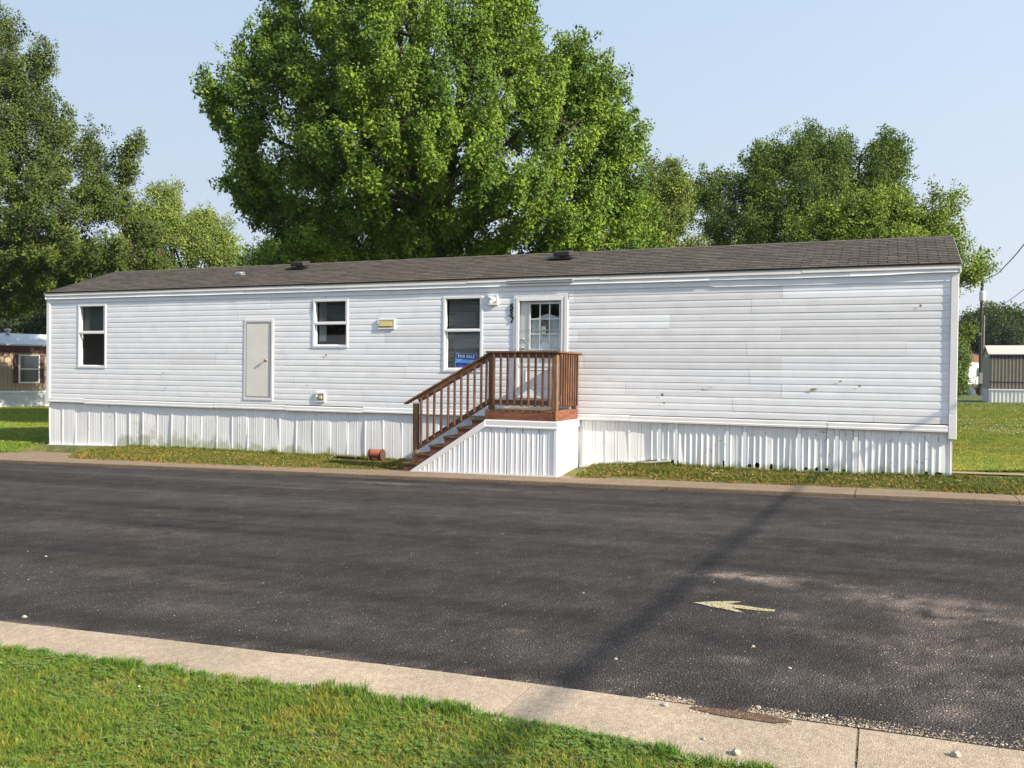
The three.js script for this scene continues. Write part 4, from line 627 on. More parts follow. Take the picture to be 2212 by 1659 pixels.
// utility door, vents, porch light, house number, awning rail, small marks
{
  const u = part('utility_door', mergeGeometries([board(-14.018, -13.241, 2.728, 2.783, 0.001, 0.019), board(-14.018, -13.241, 1.015, 1.07, 0.001, 0.022), board(-14.018, -13.966, 1.0705, 2.7275, 0.001, 0.019, 'y'), board(-13.295, -13.241, 1.0705, 2.7275, 0.001, 0.024, 'y')]), M.trim, home);
  part('door_surround', mergeGeometries([board(-13.967, -13.31, 2.695, 2.729, -0.004, 0.02), board(-13.967, -13.31, 1.068, 1.10, -0.004, 0.02), board(-13.967, -13.94, 1.1005, 2.6945, -0.004, 0.02, 'y'), board(-13.345, -13.296, 1.1005, 2.6945, -0.004, 0.02, 'y')]), M.aluDull, u);
  part('door_slab', board(-13.938, -13.347, 1.103, 2.692, -0.01, 0.014, 'y'), M.cream, u);
  part('door_knob', new THREE.LatheGeometry([[0.001, 0.058], [0.022, 0.055], [0.03, 0.042], [0.025, 0.028], [0.012, 0.02], [0.012, 0.01], [0.03, 0.006], [0.031, 0]].map(([a, b]) => new THREE.Vector2(a, b)), 20).rotateX(Math.PI / 2).translate(-13.43, 1.888, 0.014), M.brass, u);
  const v = part('exhaust_vent', mergeGeometries([board(-10.63, -10.23, 2.715, 2.748, 0.001, 0.035), board(-10.63, -10.23, 2.535, 2.568, 0.001, 0.035), board(-10.63, -10.597, 2.5685, 2.7145, 0.001, 0.035, 'y'), board(-10.263, -10.23, 2.5685, 2.7145, 0.001, 0.035, 'y')]), M.trim, home);
  part('vent_back', board(-10.597, -10.263, 2.568, 2.715, 0.0, 0.012), M.ventYellow, v);
  part('vent_flap', prismX([[0.012, 2.705], [0.034, 2.70], [0.046, 2.60], [0.040, 2.592], [0.012, 2.60]], -10.585, -10.285), M.ventYellow, v);
  const dv = part('dryer_vent', mergeGeometries([board(-12.121, -11.897, 1.185, 1.222, 0.001, 0.04), board(-12.121, -11.897, 1.012, 1.04, 0.001, 0.04), board(-12.121, -12.085, 1.0405, 1.1845, 0.001, 0.04, 'y'), board(-11.933, -11.897, 1.0405, 1.1845, 0.001, 0.04, 'y')]), M.trim, home);
  part('vent_hood', board(-12.075, -11.945, 1.05, 1.17, 0.004, 0.03), M.ventPale, dv); part('vent_cap', board(-12.04, -11.96, 1.075, 1.15, 0.03, 0.055, 'x', 0.012), std({ color: lin(0.5, 0.46, 0.25), roughness: 0.6 }), dv);
  part('dirt_ring', new THREE.TorusGeometry(0.058, 0.006, 6, 18).scale(1.05, 0.9, 0.5).translate(-12.01, 1.11, 0.031), std({ color: lin(0.09, 0.07, 0.045), roughness: 1 }), dv);
  // porch light
  const pl = part('porch_light', mergeGeometries([board(-8.165, -7.95, 3.165, 3.20, 0.004, 0.045), board(-8.165, -7.95, 2.985, 3.012, 0.004, 0.045), board(-8.165, -8.135, 3.0125, 3.1645, 0.004, 0.045, 'y'), board(-7.98, -7.95, 3.0125, 3.1645, 0.004, 0.045, 'y'), board(-8.134, -7.981, 3.013, 3.164, 0.002, 0.022)]), M.trim, home);
  part('light_canopy', new THREE.CylinderGeometry(0.052, 0.06, 0.03, 24).rotateX(Math.PI / 2).translate(-8.045, 3.09, 0.037), M.white, pl);
  part('light_socket', new THREE.LatheGeometry([[0, 0.04], [0.042, 0.035], [0.05, 0.02], [0.05, -0.025], [0, -0.025]].map(([a, b]) => new THREE.Vector2(a, b)), 20).translate(-8.075, 3.115, 0.105), M.white, pl);
  part('light_arm', tube([V3(-8.045, 3.09, 0.04), V3(-8.06, 3.10, 0.08), V3(-8.072, 3.112, 0.1)], 0.016, 0.016, 6, 8), M.white, pl);
  part('glass_jar', new THREE.LatheGeometry([[0.04, 0.0], [0.046, -0.04], [0.046, -0.085], [0.035, -0.105], [0.0, -0.11]].map(([a, b]) => new THREE.Vector2(a, b)), 20).translate(-8.075, 3.088, 0.105), M.frost, pl);
  part('bulb', new THREE.LatheGeometry([[0.012, 0.0], [0.014, -0.02], [0.029, -0.045], [0.03, -0.062], [0.018, -0.082], [0, -0.088]].map(([a, b]) => new THREE.Vector2(a, b)), 18).translate(-8.075, 3.088, 0.105), std({ color: lin(0.85, 0.83, 0.78), roughness: 0.3 }), pl);
  // door number
  const font = await new FontLoader().loadAsync('fonts/droid/droid_sans_bold.typeface.json');
  for (const [ch, x, y, t] of [['6', -7.70, 2.885, 0.03], ['3', -7.712, 2.768, 0.02], ['7', -7.70, 2.642, -0.14]]) { const g = new TextGeometry(ch, { font, size: 0.125, depth: 0.006, curveSegments: 6, bevelEnabled: true, bevelSize: 0.004, bevelThickness: 0.001, bevelSegments: 1 }).scale(0.8, 0.95, 1); const m = part('house_number', g, M.black, home); m.position.set(x, y, 0.0205); m.rotation.z = t; }
  const ar = part('awning_rail', board(-7.753, -6.405, 3.385, 3.432, 0.062, 0.092), M.aluDull, home); part('rail_lip', board(-7.75, -6.408, 3.430, 3.438, 0.07, 0.10), M.alu, ar);
  // open seams beside the trim, stains and scrapes that have an outline of their own
  const gap = (x0, x1, y0, y1) => part('open_seam', box(x0, x1, y0, y1, 0.016, 0.0195), M.black, home);
  gap(-12.243, -12.233, 2.93, 3.13); gap(-6.523, -6.513, 3.06, 3.18);
  const stainM = std({ color: lin(0.26, 0.23, 0.13), roughness: 0.9 }), scrapeM = std({ color: lin(0.10, 0.09, 0.08), roughness: 0.9 });
  const stain = (x, y, rx, ry, mat, seed) => { const pts = []; for (let k = 0; k < 14; k++) { const a = k / 14 * 6.283, q = 0.5 + 0.75 * vnoise(k * 0.8, seed, 491); pts.push(new THREE.Vector2(Math.cos(a) * rx * q, Math.sin(a) * ry * q)); } part('stain', new THREE.ShapeGeometry(new THREE.Shape(pts)).translate(x, y, 0.0225), mat, home); };
  stain(-2.15, 1.46, 0.06, 0.026, stainM, 1); stain(-0.52, 2.84, 0.018, 0.03, stainM, 2); stain(-4.72, 1.32, 0.025, 0.03, scrapeM, 3); stain(-4.68, 1.17, 0.02, 0.012, scrapeM, 4); stain(-4.0, 1.42, 0.012, 0.02, scrapeM, 5); stain(-1.72, 1.60, 0.03, 0.018, stainM, 6); stain(-1.42, 1.53, 0.025, 0.015, scrapeM, 7); stain(-11.88, 2.0, 0.03, 0.035, std({ color: lin(0.42, 0.33, 0.40), roughness: 0.8 }), 8); stain(-12.35, 1.36, 0.02, 0.008, scrapeM, 9); stain(-8.95, 1.0, 0.014, 0.01, scrapeM, 10); stain(-16.3, 1.58, 0.01, 0.022, scrapeM, 11); stain(-16.25, 1.23, 0.012, 0.024, scrapeM, 12); stain(-3.86, 1.47, 0.05, 0.012, std({ color: lin(0.5, 0.5, 0.48), roughness: 0.8 }), 13); stain(-11.9, 3.22, 0.008, 0.025, scrapeM, 14);
}
rebase(home, -10, -0.05, -2.1);
// ---------------------------------------------------------------- porch deck with steps
{
  const d = thing('porch_steps', 'red-brown wooden porch with steps and railing over white ribbed skirting', 'porch');
  const X0 = -7.66, X1 = -6.30, Z1 = 1.23, T = 1.02, r = rng(501), rail = () => M.rail[Math.floor(r() * 4)], pm = () => M.post[Math.floor(r() * 2)];
  for (let k = 0; k < 9; k++) { const a = lerp(X0 + 0.015, X1 - 0.035, k / 9), b = lerp(X0 + 0.015, X1 - 0.035, (k + 1) / 9) - 0.008; part('deck_board', board(a, b, T - 0.036 + 0.002 * r(), T + 0.002 * r(), 0.02, Z1 - 0.002, 'z'), M.deckBoard, d); }
  part('rim_board', board(X0, X1 - 0.042, T - 0.175, T - 0.038, Z1 - 0.04, Z1, 'x'), M.rim, d);
  part('rim_board', board(X1 - 0.04, X1, T - 0.178, T - 0.004, 0.02, Z1 + 0.004, 'z'), M.rim, d);
  part('rim_board', board(X0, X0 + 0.038, T - 0.175, T - 0.038, 0.02, Z1 - 0.042, 'z'), M.rim, d);
  // posts
  const post = (x, z, y0, y1) => part('post', board(x - 0.048, x + 0.048, y0, y1, z - 0.048, z + 0.048, 'y', 0.006), pm(), d);
  post(-7.558, 1.16, T + 0.003, 2.028); post(-6.345, 1.17, T + 0.003, 2.028); post(-6.345, 0.085, T + 0.003, 2.028); post(-9.093, 1.16, -0.012, 1.085);
  // rails
  part('top_rail', board(-7.508, -6.395, 1.942, 2.028, 1.185, 1.222, 'x'), rail(), d);
  part('bottom_rail', board(-7.508, -6.395, 1.108, 1.198, 1.185, 1.222, 'x'), rail(), d);
  part('top_rail', board(-6.33, -6.296, 1.942, 2.028, 0.135, 1.12, 'z'), rail(), d);
  part('bottom_rail', board(-6.33, -6.296, 1.108, 1.198, 0.135, 1.12, 'z'), rail(), d);
  part('rail_cap', board(-7.64, -6.40, 2.030, 2.064, 1.12, 1.268, 'x', 0.008), rail(), d);
  part('rail_cap', board(-6.398, -6.235, 2.031, 2.066, 0.02, 1.275, 'z', 0.008), rail(), d);
  // balusters
  const bal = (x, z, y0, y1, alongX, tl = 0, tw = 0) => { const g = board(-0.0185, 0.0185, y0 - (y0 + y1) / 2, y1 - (y0 + y1) / 2, -0.0185, 0.0185, 'y', 0.003); const p = g.attributes.position, bend = 0.010 * (r() - 0.5); for (let i = 0; i < p.count; i++) { const t = p.getY(i) / (y1 - y0) * 2; p.setX(i, p.getX(i) + bend * (1 - t * t)); } const m = part('baluster', g, rail(), d); m.position.set(x, (y0 + y1) / 2, z); m.rotation.set(0, tw, tl); };
  [-7.484, -7.348, -7.216, -7.081, -6.948, -6.817, -6.684, -6.549, -6.43].forEach((x) => bal(x, 1.243, 1.088 + 0.01 * (r() - 0.5), 2.020, true, 0.010 * (r() - 0.5), 0.06 * (r() - 0.5)));
  for (let k = 0; k < 8; k++) bal(-6.276, 0.17 + k * 0.128, 1.088 + 0.012 * (r() - 0.5), 2.022, false, 0.012 * (r() - 0.5), 0.06 * (r() - 0.5));
  [[-8.949, 0.313, 1.185], [-8.815, 0.389, 1.258], [-8.68, 0.473, 1.331], [-8.532, 0.575, 1.385], [-8.391, 0.659, 1.449], [-8.264, 0.715, 1.55], [-8.131, 0.797, 1.633], [-8.0, 0.888, 1.70], [-7.866, 0.96, 1.775], [-7.733, 1.032, 1.844], [-7.632, 1.112, 1.905]].forEach(([x, a, b]) => bal(x, 1.232, a, b, true, 0.014 * (r() - 0.5), 0.06 * (r() - 0.5)));
  const slant = (name, x0, y0, x1, y1, h, z0, z1, mat) => { const L = Math.hypot(x1 - x0, y1 - y0), m = part(name, board(0, L, -h, 0, z0, z1, 'x', 0.006), mat, d); m.position.set(x0, y0, 0); m.rotation.z = Math.atan2(y1 - y0, x1 - x0); };
  slant('stair_rail', -9.05, 1.185, -7.61, 1.985, 0.092, 1.175, 1.212, rail()); slant('stair_rail', -9.045, 0.322, -7.61, 1.20, 0.09, 1.175, 1.212, rail()); slant('stair_cap', -9.315, 1.092, -7.608, 2.030, 0.034, 1.105, 1.25, rail());
  // screw heads on the rim boards and rails
  { const sg = []; for (const [x, y] of [[-7.62, 0.95], [-7.62, 0.88], [-6.37, 0.95], [-6.37, 0.88], [-7.0, 0.95], [-7.0, 0.88]]) sg.push(new THREE.CylinderGeometry(0.006, 0.006, 0.003, 8).rotateX(Math.PI / 2).translate(x, y, Z1 + 0.001)); for (const z of [0.1, 0.6, 1.15]) for (const y of [0.95, 0.88]) sg.push(new THREE.CylinderGeometry(0.006, 0.006, 0.003, 8).rotateZ(Math.PI / 2).translate(X1 + 0.001, y, z)); sg.forEach((g) => part('screw_head', g, M.aluDull, d)); }
  // treads and the boxed sides under them
  const top = [-0.019, 0.160, 0.326, 0.504, 0.679, 0.844], left = [-9.346, -9.061, -8.784, -8.498, -8.221, -7.943];
  top.forEach((y, k) => {
    const x0 = left[k], x1 = k < 5 ? left[k + 1] + 0.03 : X0 - 0.002, low = slabTop(x0) - 0.02;
    for (const [a, b] of [[x0, lerp(x0, x1, 0.5) - 0.003], [lerp(x0, x1, 0.5) + 0.003, x1]]) part('tread', board(a, b, y - 0.036, y, 0.2, Z1 + 0.004, 'z'), M.tread, d);
    part('stringer', board(x0 + 0.022, (k < 5 ? left[k + 1] + 0.02 : X0 - 0.004), low, y - 0.038, Z1 - 0.05, Z1 - 0.012, 'x'), k ? M.riser : M.tread, d);
    part('riser', board(x0 + 0.02, x0 + 0.045, k ? top[k - 1] + 0.002 : low, y - 0.038, 0.22, Z1 - 0.052, 'z'), M.riser, d);
  });
  // white skirting: ribbed sheet under deck and stairs, caps, corner and foot strips
  const yb = (x) => slabTop(x) - 0.002, slopeY = (x) => clamp(0.735 + (x + 7.645) * 0.632, -9, 0.705);
  const wm = std({ color: lin(0.82, 0.83, 0.845), roughness: 0.38 }), wd = M.perforated;
  const ribs = (x0, x1) => { const o = [[x0, 0]]; for (let x = x0; x < x1 - 0.02; x += 0.098) o.push([x + 0.004, 0.004], [x + 0.072, 0.004], [x + 0.079, 0.010], [x + 0.090, 0.010], [x + 0.097, 0.002]); return o.filter(([x]) => x <= x1); };
  const sheetFront = (x0, x1, name, mat) => { const q = ribs(x0, x1); const P = [], U = []; for (let k = 0; k < q.length - 1; k++) { const [a, za] = q[k], [b, zb] = q[k + 1], ta = Math.min(0.705, slopeY(a)), tb = Math.min(0.705, slopeY(b)); if (ta < yb(a) && tb < yb(b)) continue; const v = [[a, yb(a), Z1 - 0.004 + za], [b, yb(b), Z1 - 0.004 + zb], [b, Math.max(tb, yb(b)), Z1 - 0.004 + zb], [a, Math.max(ta, yb(a)), Z1 - 0.004 + za]]; for (const m of [0, 1, 2, 0, 2, 3]) { P.push(...v[m]); U.push(v[m][0], v[m][1]); } } const g = new THREE.BufferGeometry(); g.setAttribute('position', new THREE.Float32BufferAttribute(P, 3)); g.setAttribute('uv', new THREE.Float32BufferAttribute(U, 2)); g.computeVertexNormals(); return part(name, g, mat, d); };
  for (let k = 0; k < 9; k++) { const a = -9.06 + k * 0.3067; sheetFront(a, a + 0.3065, 'skirt_sheet', wm); if (k > 1 && k !== 4) { const x = a + 0.04, y1 = Math.min(0.70, slopeY(x - 0.03)), q = new THREE.PlaneGeometry(0.06, y1 - yb(x)).translate(x, (y1 + yb(x)) / 2, Z1 + 0.0022); const uv = q.attributes.uv, pp = q.attributes.position; for (let i = 0; i < 4; i++) uv.setXY(i, pp.getX(i), pp.getY(i)); if (k % 2 === 0 || k === 3) part('vent_strip', q, wd, d); } }
  { // side facing the lawn
    const P = [], U = [], q = ribs(0.03, Z1 - 0.01); for (let k = 0; k < q.length - 1; k++) { const [a, za] = q[k], [b, zb] = q[k + 1], v = [[X1 + 0.006 + za, yb(X1), a], [X1 + 0.006 + za, 0.71, a], [X1 + 0.006 + zb, 0.71, b], [X1 + 0.006 + zb, yb(X1), b]]; for (const m of [0, 1, 2, 0, 2, 3]) { P.push(...v[m]); U.push(v[m][2], v[m][1]); } } const g = new THREE.BufferGeometry(); g.setAttribute('position', new THREE.Float32BufferAttribute(P, 3)); g.setAttribute('uv', new THREE.Float32BufferAttribute(U, 2)); g.computeVertexNormals(); part('skirt_sheet', g, wm, d); }
  const cap = [[0, 0.695], [0.034, 0.70], [0.036, 0.725], [0.026, 0.735], [0.028, 0.815], [0.022, 0.835], [0, 0.838]];
  part('skirt_cap', prismX(cap.map(([z, y]) => [Z1 - 0.004 + z, y]), X0 + 0.01, X1 + 0.03), M.trim, d);
  { const g = prismX(cap.map(([z, y]) => [z, y]), -Z1 + 0.006, -0.03).rotateY(Math.PI / 2); g.rotateY(0); part('skirt_cap', g.translate(X1 + 0.004, 0, 0), M.trim, d); }
  part('stair_trim', prism([[-9.172, yb(-9.17)], [-9.02, yb(-9.02)], [-7.645, 0.70], [-7.645, 0.818]], Z1 - 0.004, Z1 + 0.030, 0.003), M.trim, d);
  part('corner_strip', board(X1 - 0.03, X1 + 0.03, yb(X1), 0.696, Z1 - 0.02, Z1 + 0.022, 'y'), M.trim, d);
  part('foot_strip', prism([[-9.02, yb(-9.02) - 0.001], [X1 - 0.031, yb(X1) - 0.001], [X1 - 0.031, yb(X1) + 0.03], [-9.02, yb(-9.02) + 0.022]], Z1 + 0.014, Z1 + 0.024), M.trim, d);
  rebase(d, -7.6, -0.15, 0.65);
}
// things by the skirting
{
  const p = thing('tub', 'small rust-red tub between dark end plates against the skirting left of the steps', 'tub', [-10.5, -0.14, 0.24], 0.1);
  const cl = std({ color: lin(0.30, 0.095, 0.05), roughness: 0.8, bumpMap: M.asphalt.bumpMap, bumpScale: 0.002 });
  part('drum', new THREE.LatheGeometry([[0.001, -0.13], [0.075, -0.13], [0.085, -0.1], [0.088, 0.1], [0.075, 0.13], [0.001, 0.13]].map(([a, b]) => new THREE.Vector2(a, b)), 28).rotateZ(Math.PI / 2).translate(0, 0.155, 0), cl, p);
  part('foot', new THREE.LatheGeometry([[0.001, 0], [0.085, 0], [0.075, 0.05], [0.06, 0.075], [0.001, 0.075]].map(([a, b]) => new THREE.Vector2(a, b)), 24), cl, p);
  for (const x of [-0.145, 0.145]) { part('end_plate', new THREE.LatheGeometry([[0.001, -0.008], [0.115, -0.008], [0.122, 0], [0.115, 0.008], [0.001, 0.008]].map(([a, b]) => new THREE.Vector2(a, b)), 28).rotateZ(Math.PI / 2).translate(x, 0.125, 0), std({ color: lin(0.07, 0.035, 0.028), roughness: 0.7 }), p); }
  part('handle_stub', board(0.15, 0.162, 0.1, 0.285, 0.04, 0.06, 'y'), std({ color: lin(0.10, 0.06, 0.05), roughness: 0.7 }), p);
  const b = thing('mossy_board', 'low mossy board with a thin wire hoop by the skirting', 'board', [-11.2, -0.15, 0.2], -0.05);
  part('plank', board(-0.24, 0.24, 0.06, 0.085, -0.1, 0.1), std({ color: lin(0.09, 0.075, 0.04), roughness: 1 }), b); part('plank_block', board(-0.22, 0.22, 0, 0.059, -0.08, 0.07), std({ color: lin(0.05, 0.045, 0.03), roughness: 1 }), b);
  part('wire_hoop', tube([V3(-0.075, 0.085, 0.02), V3(-0.07, 0.15, 0.02), V3(-0.03, 0.185, 0.02), V3(0.03, 0.185, 0.02), V3(0.075, 0.15, 0.02), V3(0.085, 0.085, 0.02)], 0.0025, 0.0025, 20, 5), std({ color: lin(0.2, 0.21, 0.2), roughness: 0.5, metalness: 0.4 }), b);
}
// ---------------------------------------------------------------- trees
function sprayGeo(seed, n, size, droop) { // a twig end with its leaves, along +y, about a metre at scale 1
  const r = rng(seed), P = [], I = [], C = [];
  for (let k = 0; k < n; k++) {
    const t = Math.pow(r(), 0.8), a = r() * 6.283, rad = 0.10 + 0.34 * (1 - t * 0.7) * r(), bx = Math.cos(a) * rad, bz = Math.sin(a) * rad, by = t * 0.95 - 0.25;
    const out = V3(bx, 0.12 + (r() - 0.5) * 0.7 - droop, bz).normalize(), side = V3(-out.z, 0, out.x).normalize().applyAxisAngle(out, (r() - 0.5) * 1.8), L = size * (0.5 + 0.95 * r() * r() + 0.15), w = L * 0.40, nrm = out.clone().cross(side), o = P.length / 3;
    const base = V3(bx, by, bz), tip = base.clone().addScaledVector(out, L).addScaledVector(nrm, -L * 0.12), m = base.clone().addScaledVector(out, L * 0.45);
    const l = m.clone().addScaledVector(side, w).addScaledVector(nrm, L * 0.08), rr = m.clone().addScaledVector(side, -w).addScaledVector(nrm, L * 0.08);
    for (const v of [base, l, tip, rr]) P.push(v.x, v.y, v.z); I.push(o, o + 2, o + 1, o, o + 3, o + 2);
    const b = 0.55 + 0.75 * r(), y = r() * 0.22; for (let q = 0; q < 4; q++) C.push(b * (1 + y), b * (1 + y * 0.4), b);
  }
  const g = new THREE.BufferGeometry(); g.setAttribute('position', new THREE.Float32BufferAttribute(P, 3)); g.setAttribute('color', new THREE.Float32BufferAttribute(C, 3)); g.setIndex(I); g.computeVertexNormals(); return g;
}
function inside(poly, x, y) { let c = false; for (let i = 0, j = poly.length - 1; i < poly.length; j = i++) { const [a, b] = poly[i], [p, q] = poly[j]; if ((b > y) !== (q > y) && x < (p - a) * (y - b) / (q - b) + a) c = !c; } return c; }
function edgeDist(poly, x, y) { let d = 1e9; for (let i = 0, j = poly.length - 1; i < poly.length; j = i++) { const [a, b] = poly[j], [p, q] = poly[i], dx = p - a, dy = q - b, t = clamp(((x - a) * dx + (y - b) * dy) / (dx * dx + dy * dy), 0, 1); d = Math.min(d, Math.hypot(x - a - t * dx, y - b - t * dy)); } return d; }
const spray = [sprayGeo(601, 22, 0.22, 0.25), sprayGeo(602, 22, 0.22, 0.25), sprayGeo(603, 24, 0.235, 0.32)];
// outline in survey coordinates at the tree's own depth gives the crown's width and height; its thickness follows from both
function tree(o) {
  const r = rng(o.seed), px2m = o.pos ? 1 : o.depth / 1924.36, foot = o.pos ? V3(...o.pos) : at(o.foot[0], 830, o.depth); if (!o.pos) foot.y = lawnY(foot.x, foot.z) - 0.05;
  const t = thing(o.name, o.label, 'tree', foot.toArray(), 0, o.group);
  const toLocal = (px, py, dd) => o.pos ? V3(px, -py, dd) : at(px, py, o.depth + dd).sub(foot);
  let minx = 1e9, maxx = -1e9, miny = 1e9, maxy = -1e9; for (const poly of o.outlines) for (const [x, y] of poly) { minx = Math.min(minx, x); maxx = Math.max(maxx, x); miny = Math.min(miny, y); maxy = Math.max(maxy, y); }
  // skeleton: stems fork from the trunk towards limb ends spread through the crown
  const top = toLocal((minx + maxx) / 2, miny, 0).y, fork = V3(0, o.fork, 0), gs = [], limbs = [];
  const wob = (v, k) => v.add(V3((r() - 0.5) * k, (r() - 0.5) * k * 0.5, (r() - 0.5) * k));
  gs.push(tube([V3(0, -0.1, 0), wob(V3(0, o.fork * 0.5, 0), o.r * 0.5), fork], o.r * 1.25, o.r * 0.95, 8, 9));
  const sample = () => { for (let k = 0; k < 400; k++) { const x = lerp(minx, maxx, r()), y = lerp(miny, maxy, r()); const p = o.outlines.find((q) => inside(q, x, y)); if (!p) continue; if (o.holes && fbm(x * o.holes[0] + o.seed, y * o.holes[0], 3, o.seed) < o.holes[1]) continue; const e = edgeDist(p, x, y) * px2m; if (e < (o.margin ?? 0.35) * (0.35 + r())) continue; return [x, y, e]; } return [(minx + maxx) / 2, (miny + maxy) / 2, 1]; };
  const ends = []; for (let k = 0; k < o.limbs; k++) { let best = null, bd = -1; for (let m = 0; m < 14; m++) { const [x, y, e] = sample(), th = Math.min(o.thick, 0.55 + e * 1.05), q = toLocal(x, y, (r() * 2 - 1) * th * 0.8); let d = 1e9; for (const p of ends) d = Math.min(d, p.distanceTo(q)); d = Math.min(d, 9) + 0.5 * r(); if (d > bd) { bd = d; best = q; } } ends.push(best); }
  for (const e of ends) { const a = fork.clone().lerp(V3(0, Math.max(o.fork, top * 0.55), 0), r() * 0.75), m = a.clone().lerp(e, 0.45); m.y = Math.max(m.y, a.y) + Math.abs(e.y - a.y) * (0.05 - 0.25 * (e.y < a.y)); const pts = [a, wob(m, 0.5), e], rr0 = o.r * (0.26 + 0.2 * r()); gs.push(tube(pts, rr0, 0.02, 9, 6)); const c = new THREE.CatmullRomCurve3(pts); for (let k = 2; k <= 10; k++) limbs.push(c.getPoint(k / 10)); }
  for (let k = 0; k < (o.stems ?? 3); k++) { let e = null; for (let m = 0; m < 12; m++) { const [x, y, ed] = sample(); if (ed < 0.5) continue; const q = toLocal(x, y, (r() - 0.5) * 2); q.x *= 0.7; const sc = q.y - Math.abs(q.x) * 0.5; if (!e || sc > e.sc) { e = q; e.sc = sc; } } if (!e) e = V3(0, top * 0.6, 0); const pts = [V3(0, o.fork * 0.8, 0), wob(V3(e.x * 0.6, lerp(o.fork, e.y, 0.5), e.z * 0.6), 0.6), e]; gs.push(tube(pts, o.r * (0.5 + 0.25 * r()), 0.03, 12, 7)); const c = new THREE.CatmullRomCurve3(pts); for (let q = 3; q <= 10; q++) limbs.push(c.getPoint(q / 10)); }
  // twig clusters
  const items = [], up = V3(0, 1, 0), qd = new THREE.Quaternion(), core = o.fan ? V3(0, o.fan, 0) : toLocal((minx + maxx) / 2, lerp(miny, maxy, 0.7), 0);
  for (let k = 0; k < o.clusters; k++) {
    const [x, y, e] = sample(), th = Math.min(o.thick, 0.4 + e * 1.05), sgn = r() < 0.6 ? -1 : 1, dd = sgn * th * Math.sqrt(r()), q = toLocal(x, y, dd);
    let near = limbs[0], nd = 1e9; for (const l of limbs) { const d = l.distanceToSquared(q) + (l.y > q.y ? (l.y - q.y) * 1.2 : 0); if (d < nd) { nd = d; near = l; } }
    const dir = q.clone().sub(near); if (dir.length() < 0.2) dir.set(r() - 0.5, 0.6, r() - 0.5); const len = dir.length(); dir.normalize(); dir.lerp(q.clone().sub(core).normalize(), o.fan ? 0.8 : 0.5); dir.y += o.rise ?? 0.35; dir.normalize();
    if (len > 0.3 && k % (o.twigEvery ?? 2) === 0) gs.push(tube([near, near.clone().lerp(q, 0.5).add(V3(0, len * 0.06, 0)), q.clone().addScaledVector(dir, 0.35)], 0.012 + 0.012 * Math.min(3, len), 0.006, 4, 4));
    const tone = r(), n = Math.round(o.sprays * (0.6 + 0.8 * r()));
    for (let s = 0; s < n; s++) {
      const al = (r() + r() - 1) * o.long, pe = o.wide * Math.sqrt(r()), a = r() * 6.283, u = V3(0, 1, 0).cross(dir); if (u.lengthSq() < 0.01) u.set(1, 0, 0); u.normalize(); const v = dir.clone().cross(u);
      const p = q.clone().addScaledVector(dir, al).addScaledVector(u, Math.cos(a) * pe).addScaledVector(v, Math.sin(a) * pe);
      items.push([p, dir.clone().addScaledVector(u, (r() - 0.5) * 1.1).addScaledVector(v, (r() - 0.5) * 1.1).normalize(), o.scale * (0.75 + 0.5 * r()), clamp(tone * 0.7 + 0.3 * r(), 0, 1)]);
    }
  }
  const ob = new THREE.Object3D(), col = new THREE.Color(), [c0, c1] = o.tones;
  const im = new THREE.InstancedMesh(o.spray ?? spray[o.seed % 2], M.leaf, items.length);
  items.forEach(([p, d, s, k], i) => { ob.position.copy(p); qd.setFromUnitVectors(up, d); ob.quaternion.copy(qd); ob.rotateY(r() * 6.283); ob.scale.setScalar(s); ob.updateMatrix(); im.setMatrixAt(i, ob.matrix); const b = 0.85 + 0.3 * r(); im.setColorAt(i, col.setRGB(lerp(c0[0], c1[0], k) * b, lerp(c0[1], c1[1], k) * b, lerp(c0[2], c1[2], k) * b)); });
  im.name = 'crown'; im.userData.kind = 'stuff'; shade(im); t.add(im);
  part('trunk', mergeGeometries(gs.map((g) => { const h = g.clone(); const uv = h.attributes.uv; for (let i = 0; i < uv.count; i++) uv.setXY(i, uv.getY(i) * 0.8, uv.getX(i) * 2); return h; })), M.bark, t);
  return t;
}
const MAPLE = [[0.042, 0.115, 0.012], [0.22, 0.345, 0.031]];
tree({ name: 'maple_tree', label: 'huge bright green maple towering behind the middle of the home', seed: 710, depth: 29, foot: [905], r: 0.42, fork: 2.4, limbs: 40, stems: 6, thick: 4.8, fan: 4.2, margin: 0.48, clusters: 1150, sprays: 17, long: 0.95, wide: 0.28, scale: 0.40, rise: 0.32, holes: [0.032, 0.425], tones: MAPLE, spray: spray[2],
  outlines: [[[545, 640], [540, 560], [590, 520], [530, 490], [500, 440], [480, 410], [440, 365], [420, 335], [450, 312], [470, 290], [435, 265], [415, 225], [410, 180], [438, 155], [470, 165], [468, 120], [480, 85], [515, 105], [545, 70], [570, 0], [600, -70], [700, -170], [850, -230], [1000, -200], [1100, -100], [1170, 0], [1185, 60], [1215, 95], [1243, 35], [1265, 75], [1290, 115], [1325, 110], [1345, 170], [1362, 195], [1360, 235], [1385, 262], [1400, 300], [1395, 335], [1365, 375], [1400, 420], [1410, 470], [1455, 560], [1455, 660]]] });
tree({ name: 'shade_tree', label: 'tall olive-brown tree at the left edge above the tan home', seed: 721, depth: 45, foot: [-130], r: 0.34, fork: 2.6, limbs: 30, stems: 4, thick: 4.5, clusters: 980, sprays: 12, long: 1.0, wide: 0.34, scale: 0.50, holes: [0.02, 0.30], rise: 0.25, tones: [[0.034, 0.074, 0.011], [0.125, 0.175, 0.028]],
  outlines: [[[-190, 100], [-120, 0], [-40, -20], [5, 35], [60, 65], [105, 100], [125, 170], [130, 232], [190, 245], [215, 290], [245, 335], [272, 290], [300, 300], [322, 335], [320, 370], [275, 402], [295, 445], [345, 480], [385, 545], [400, 600], [250, 640], [120, 680], [40, 690], [-190, 690]]] });
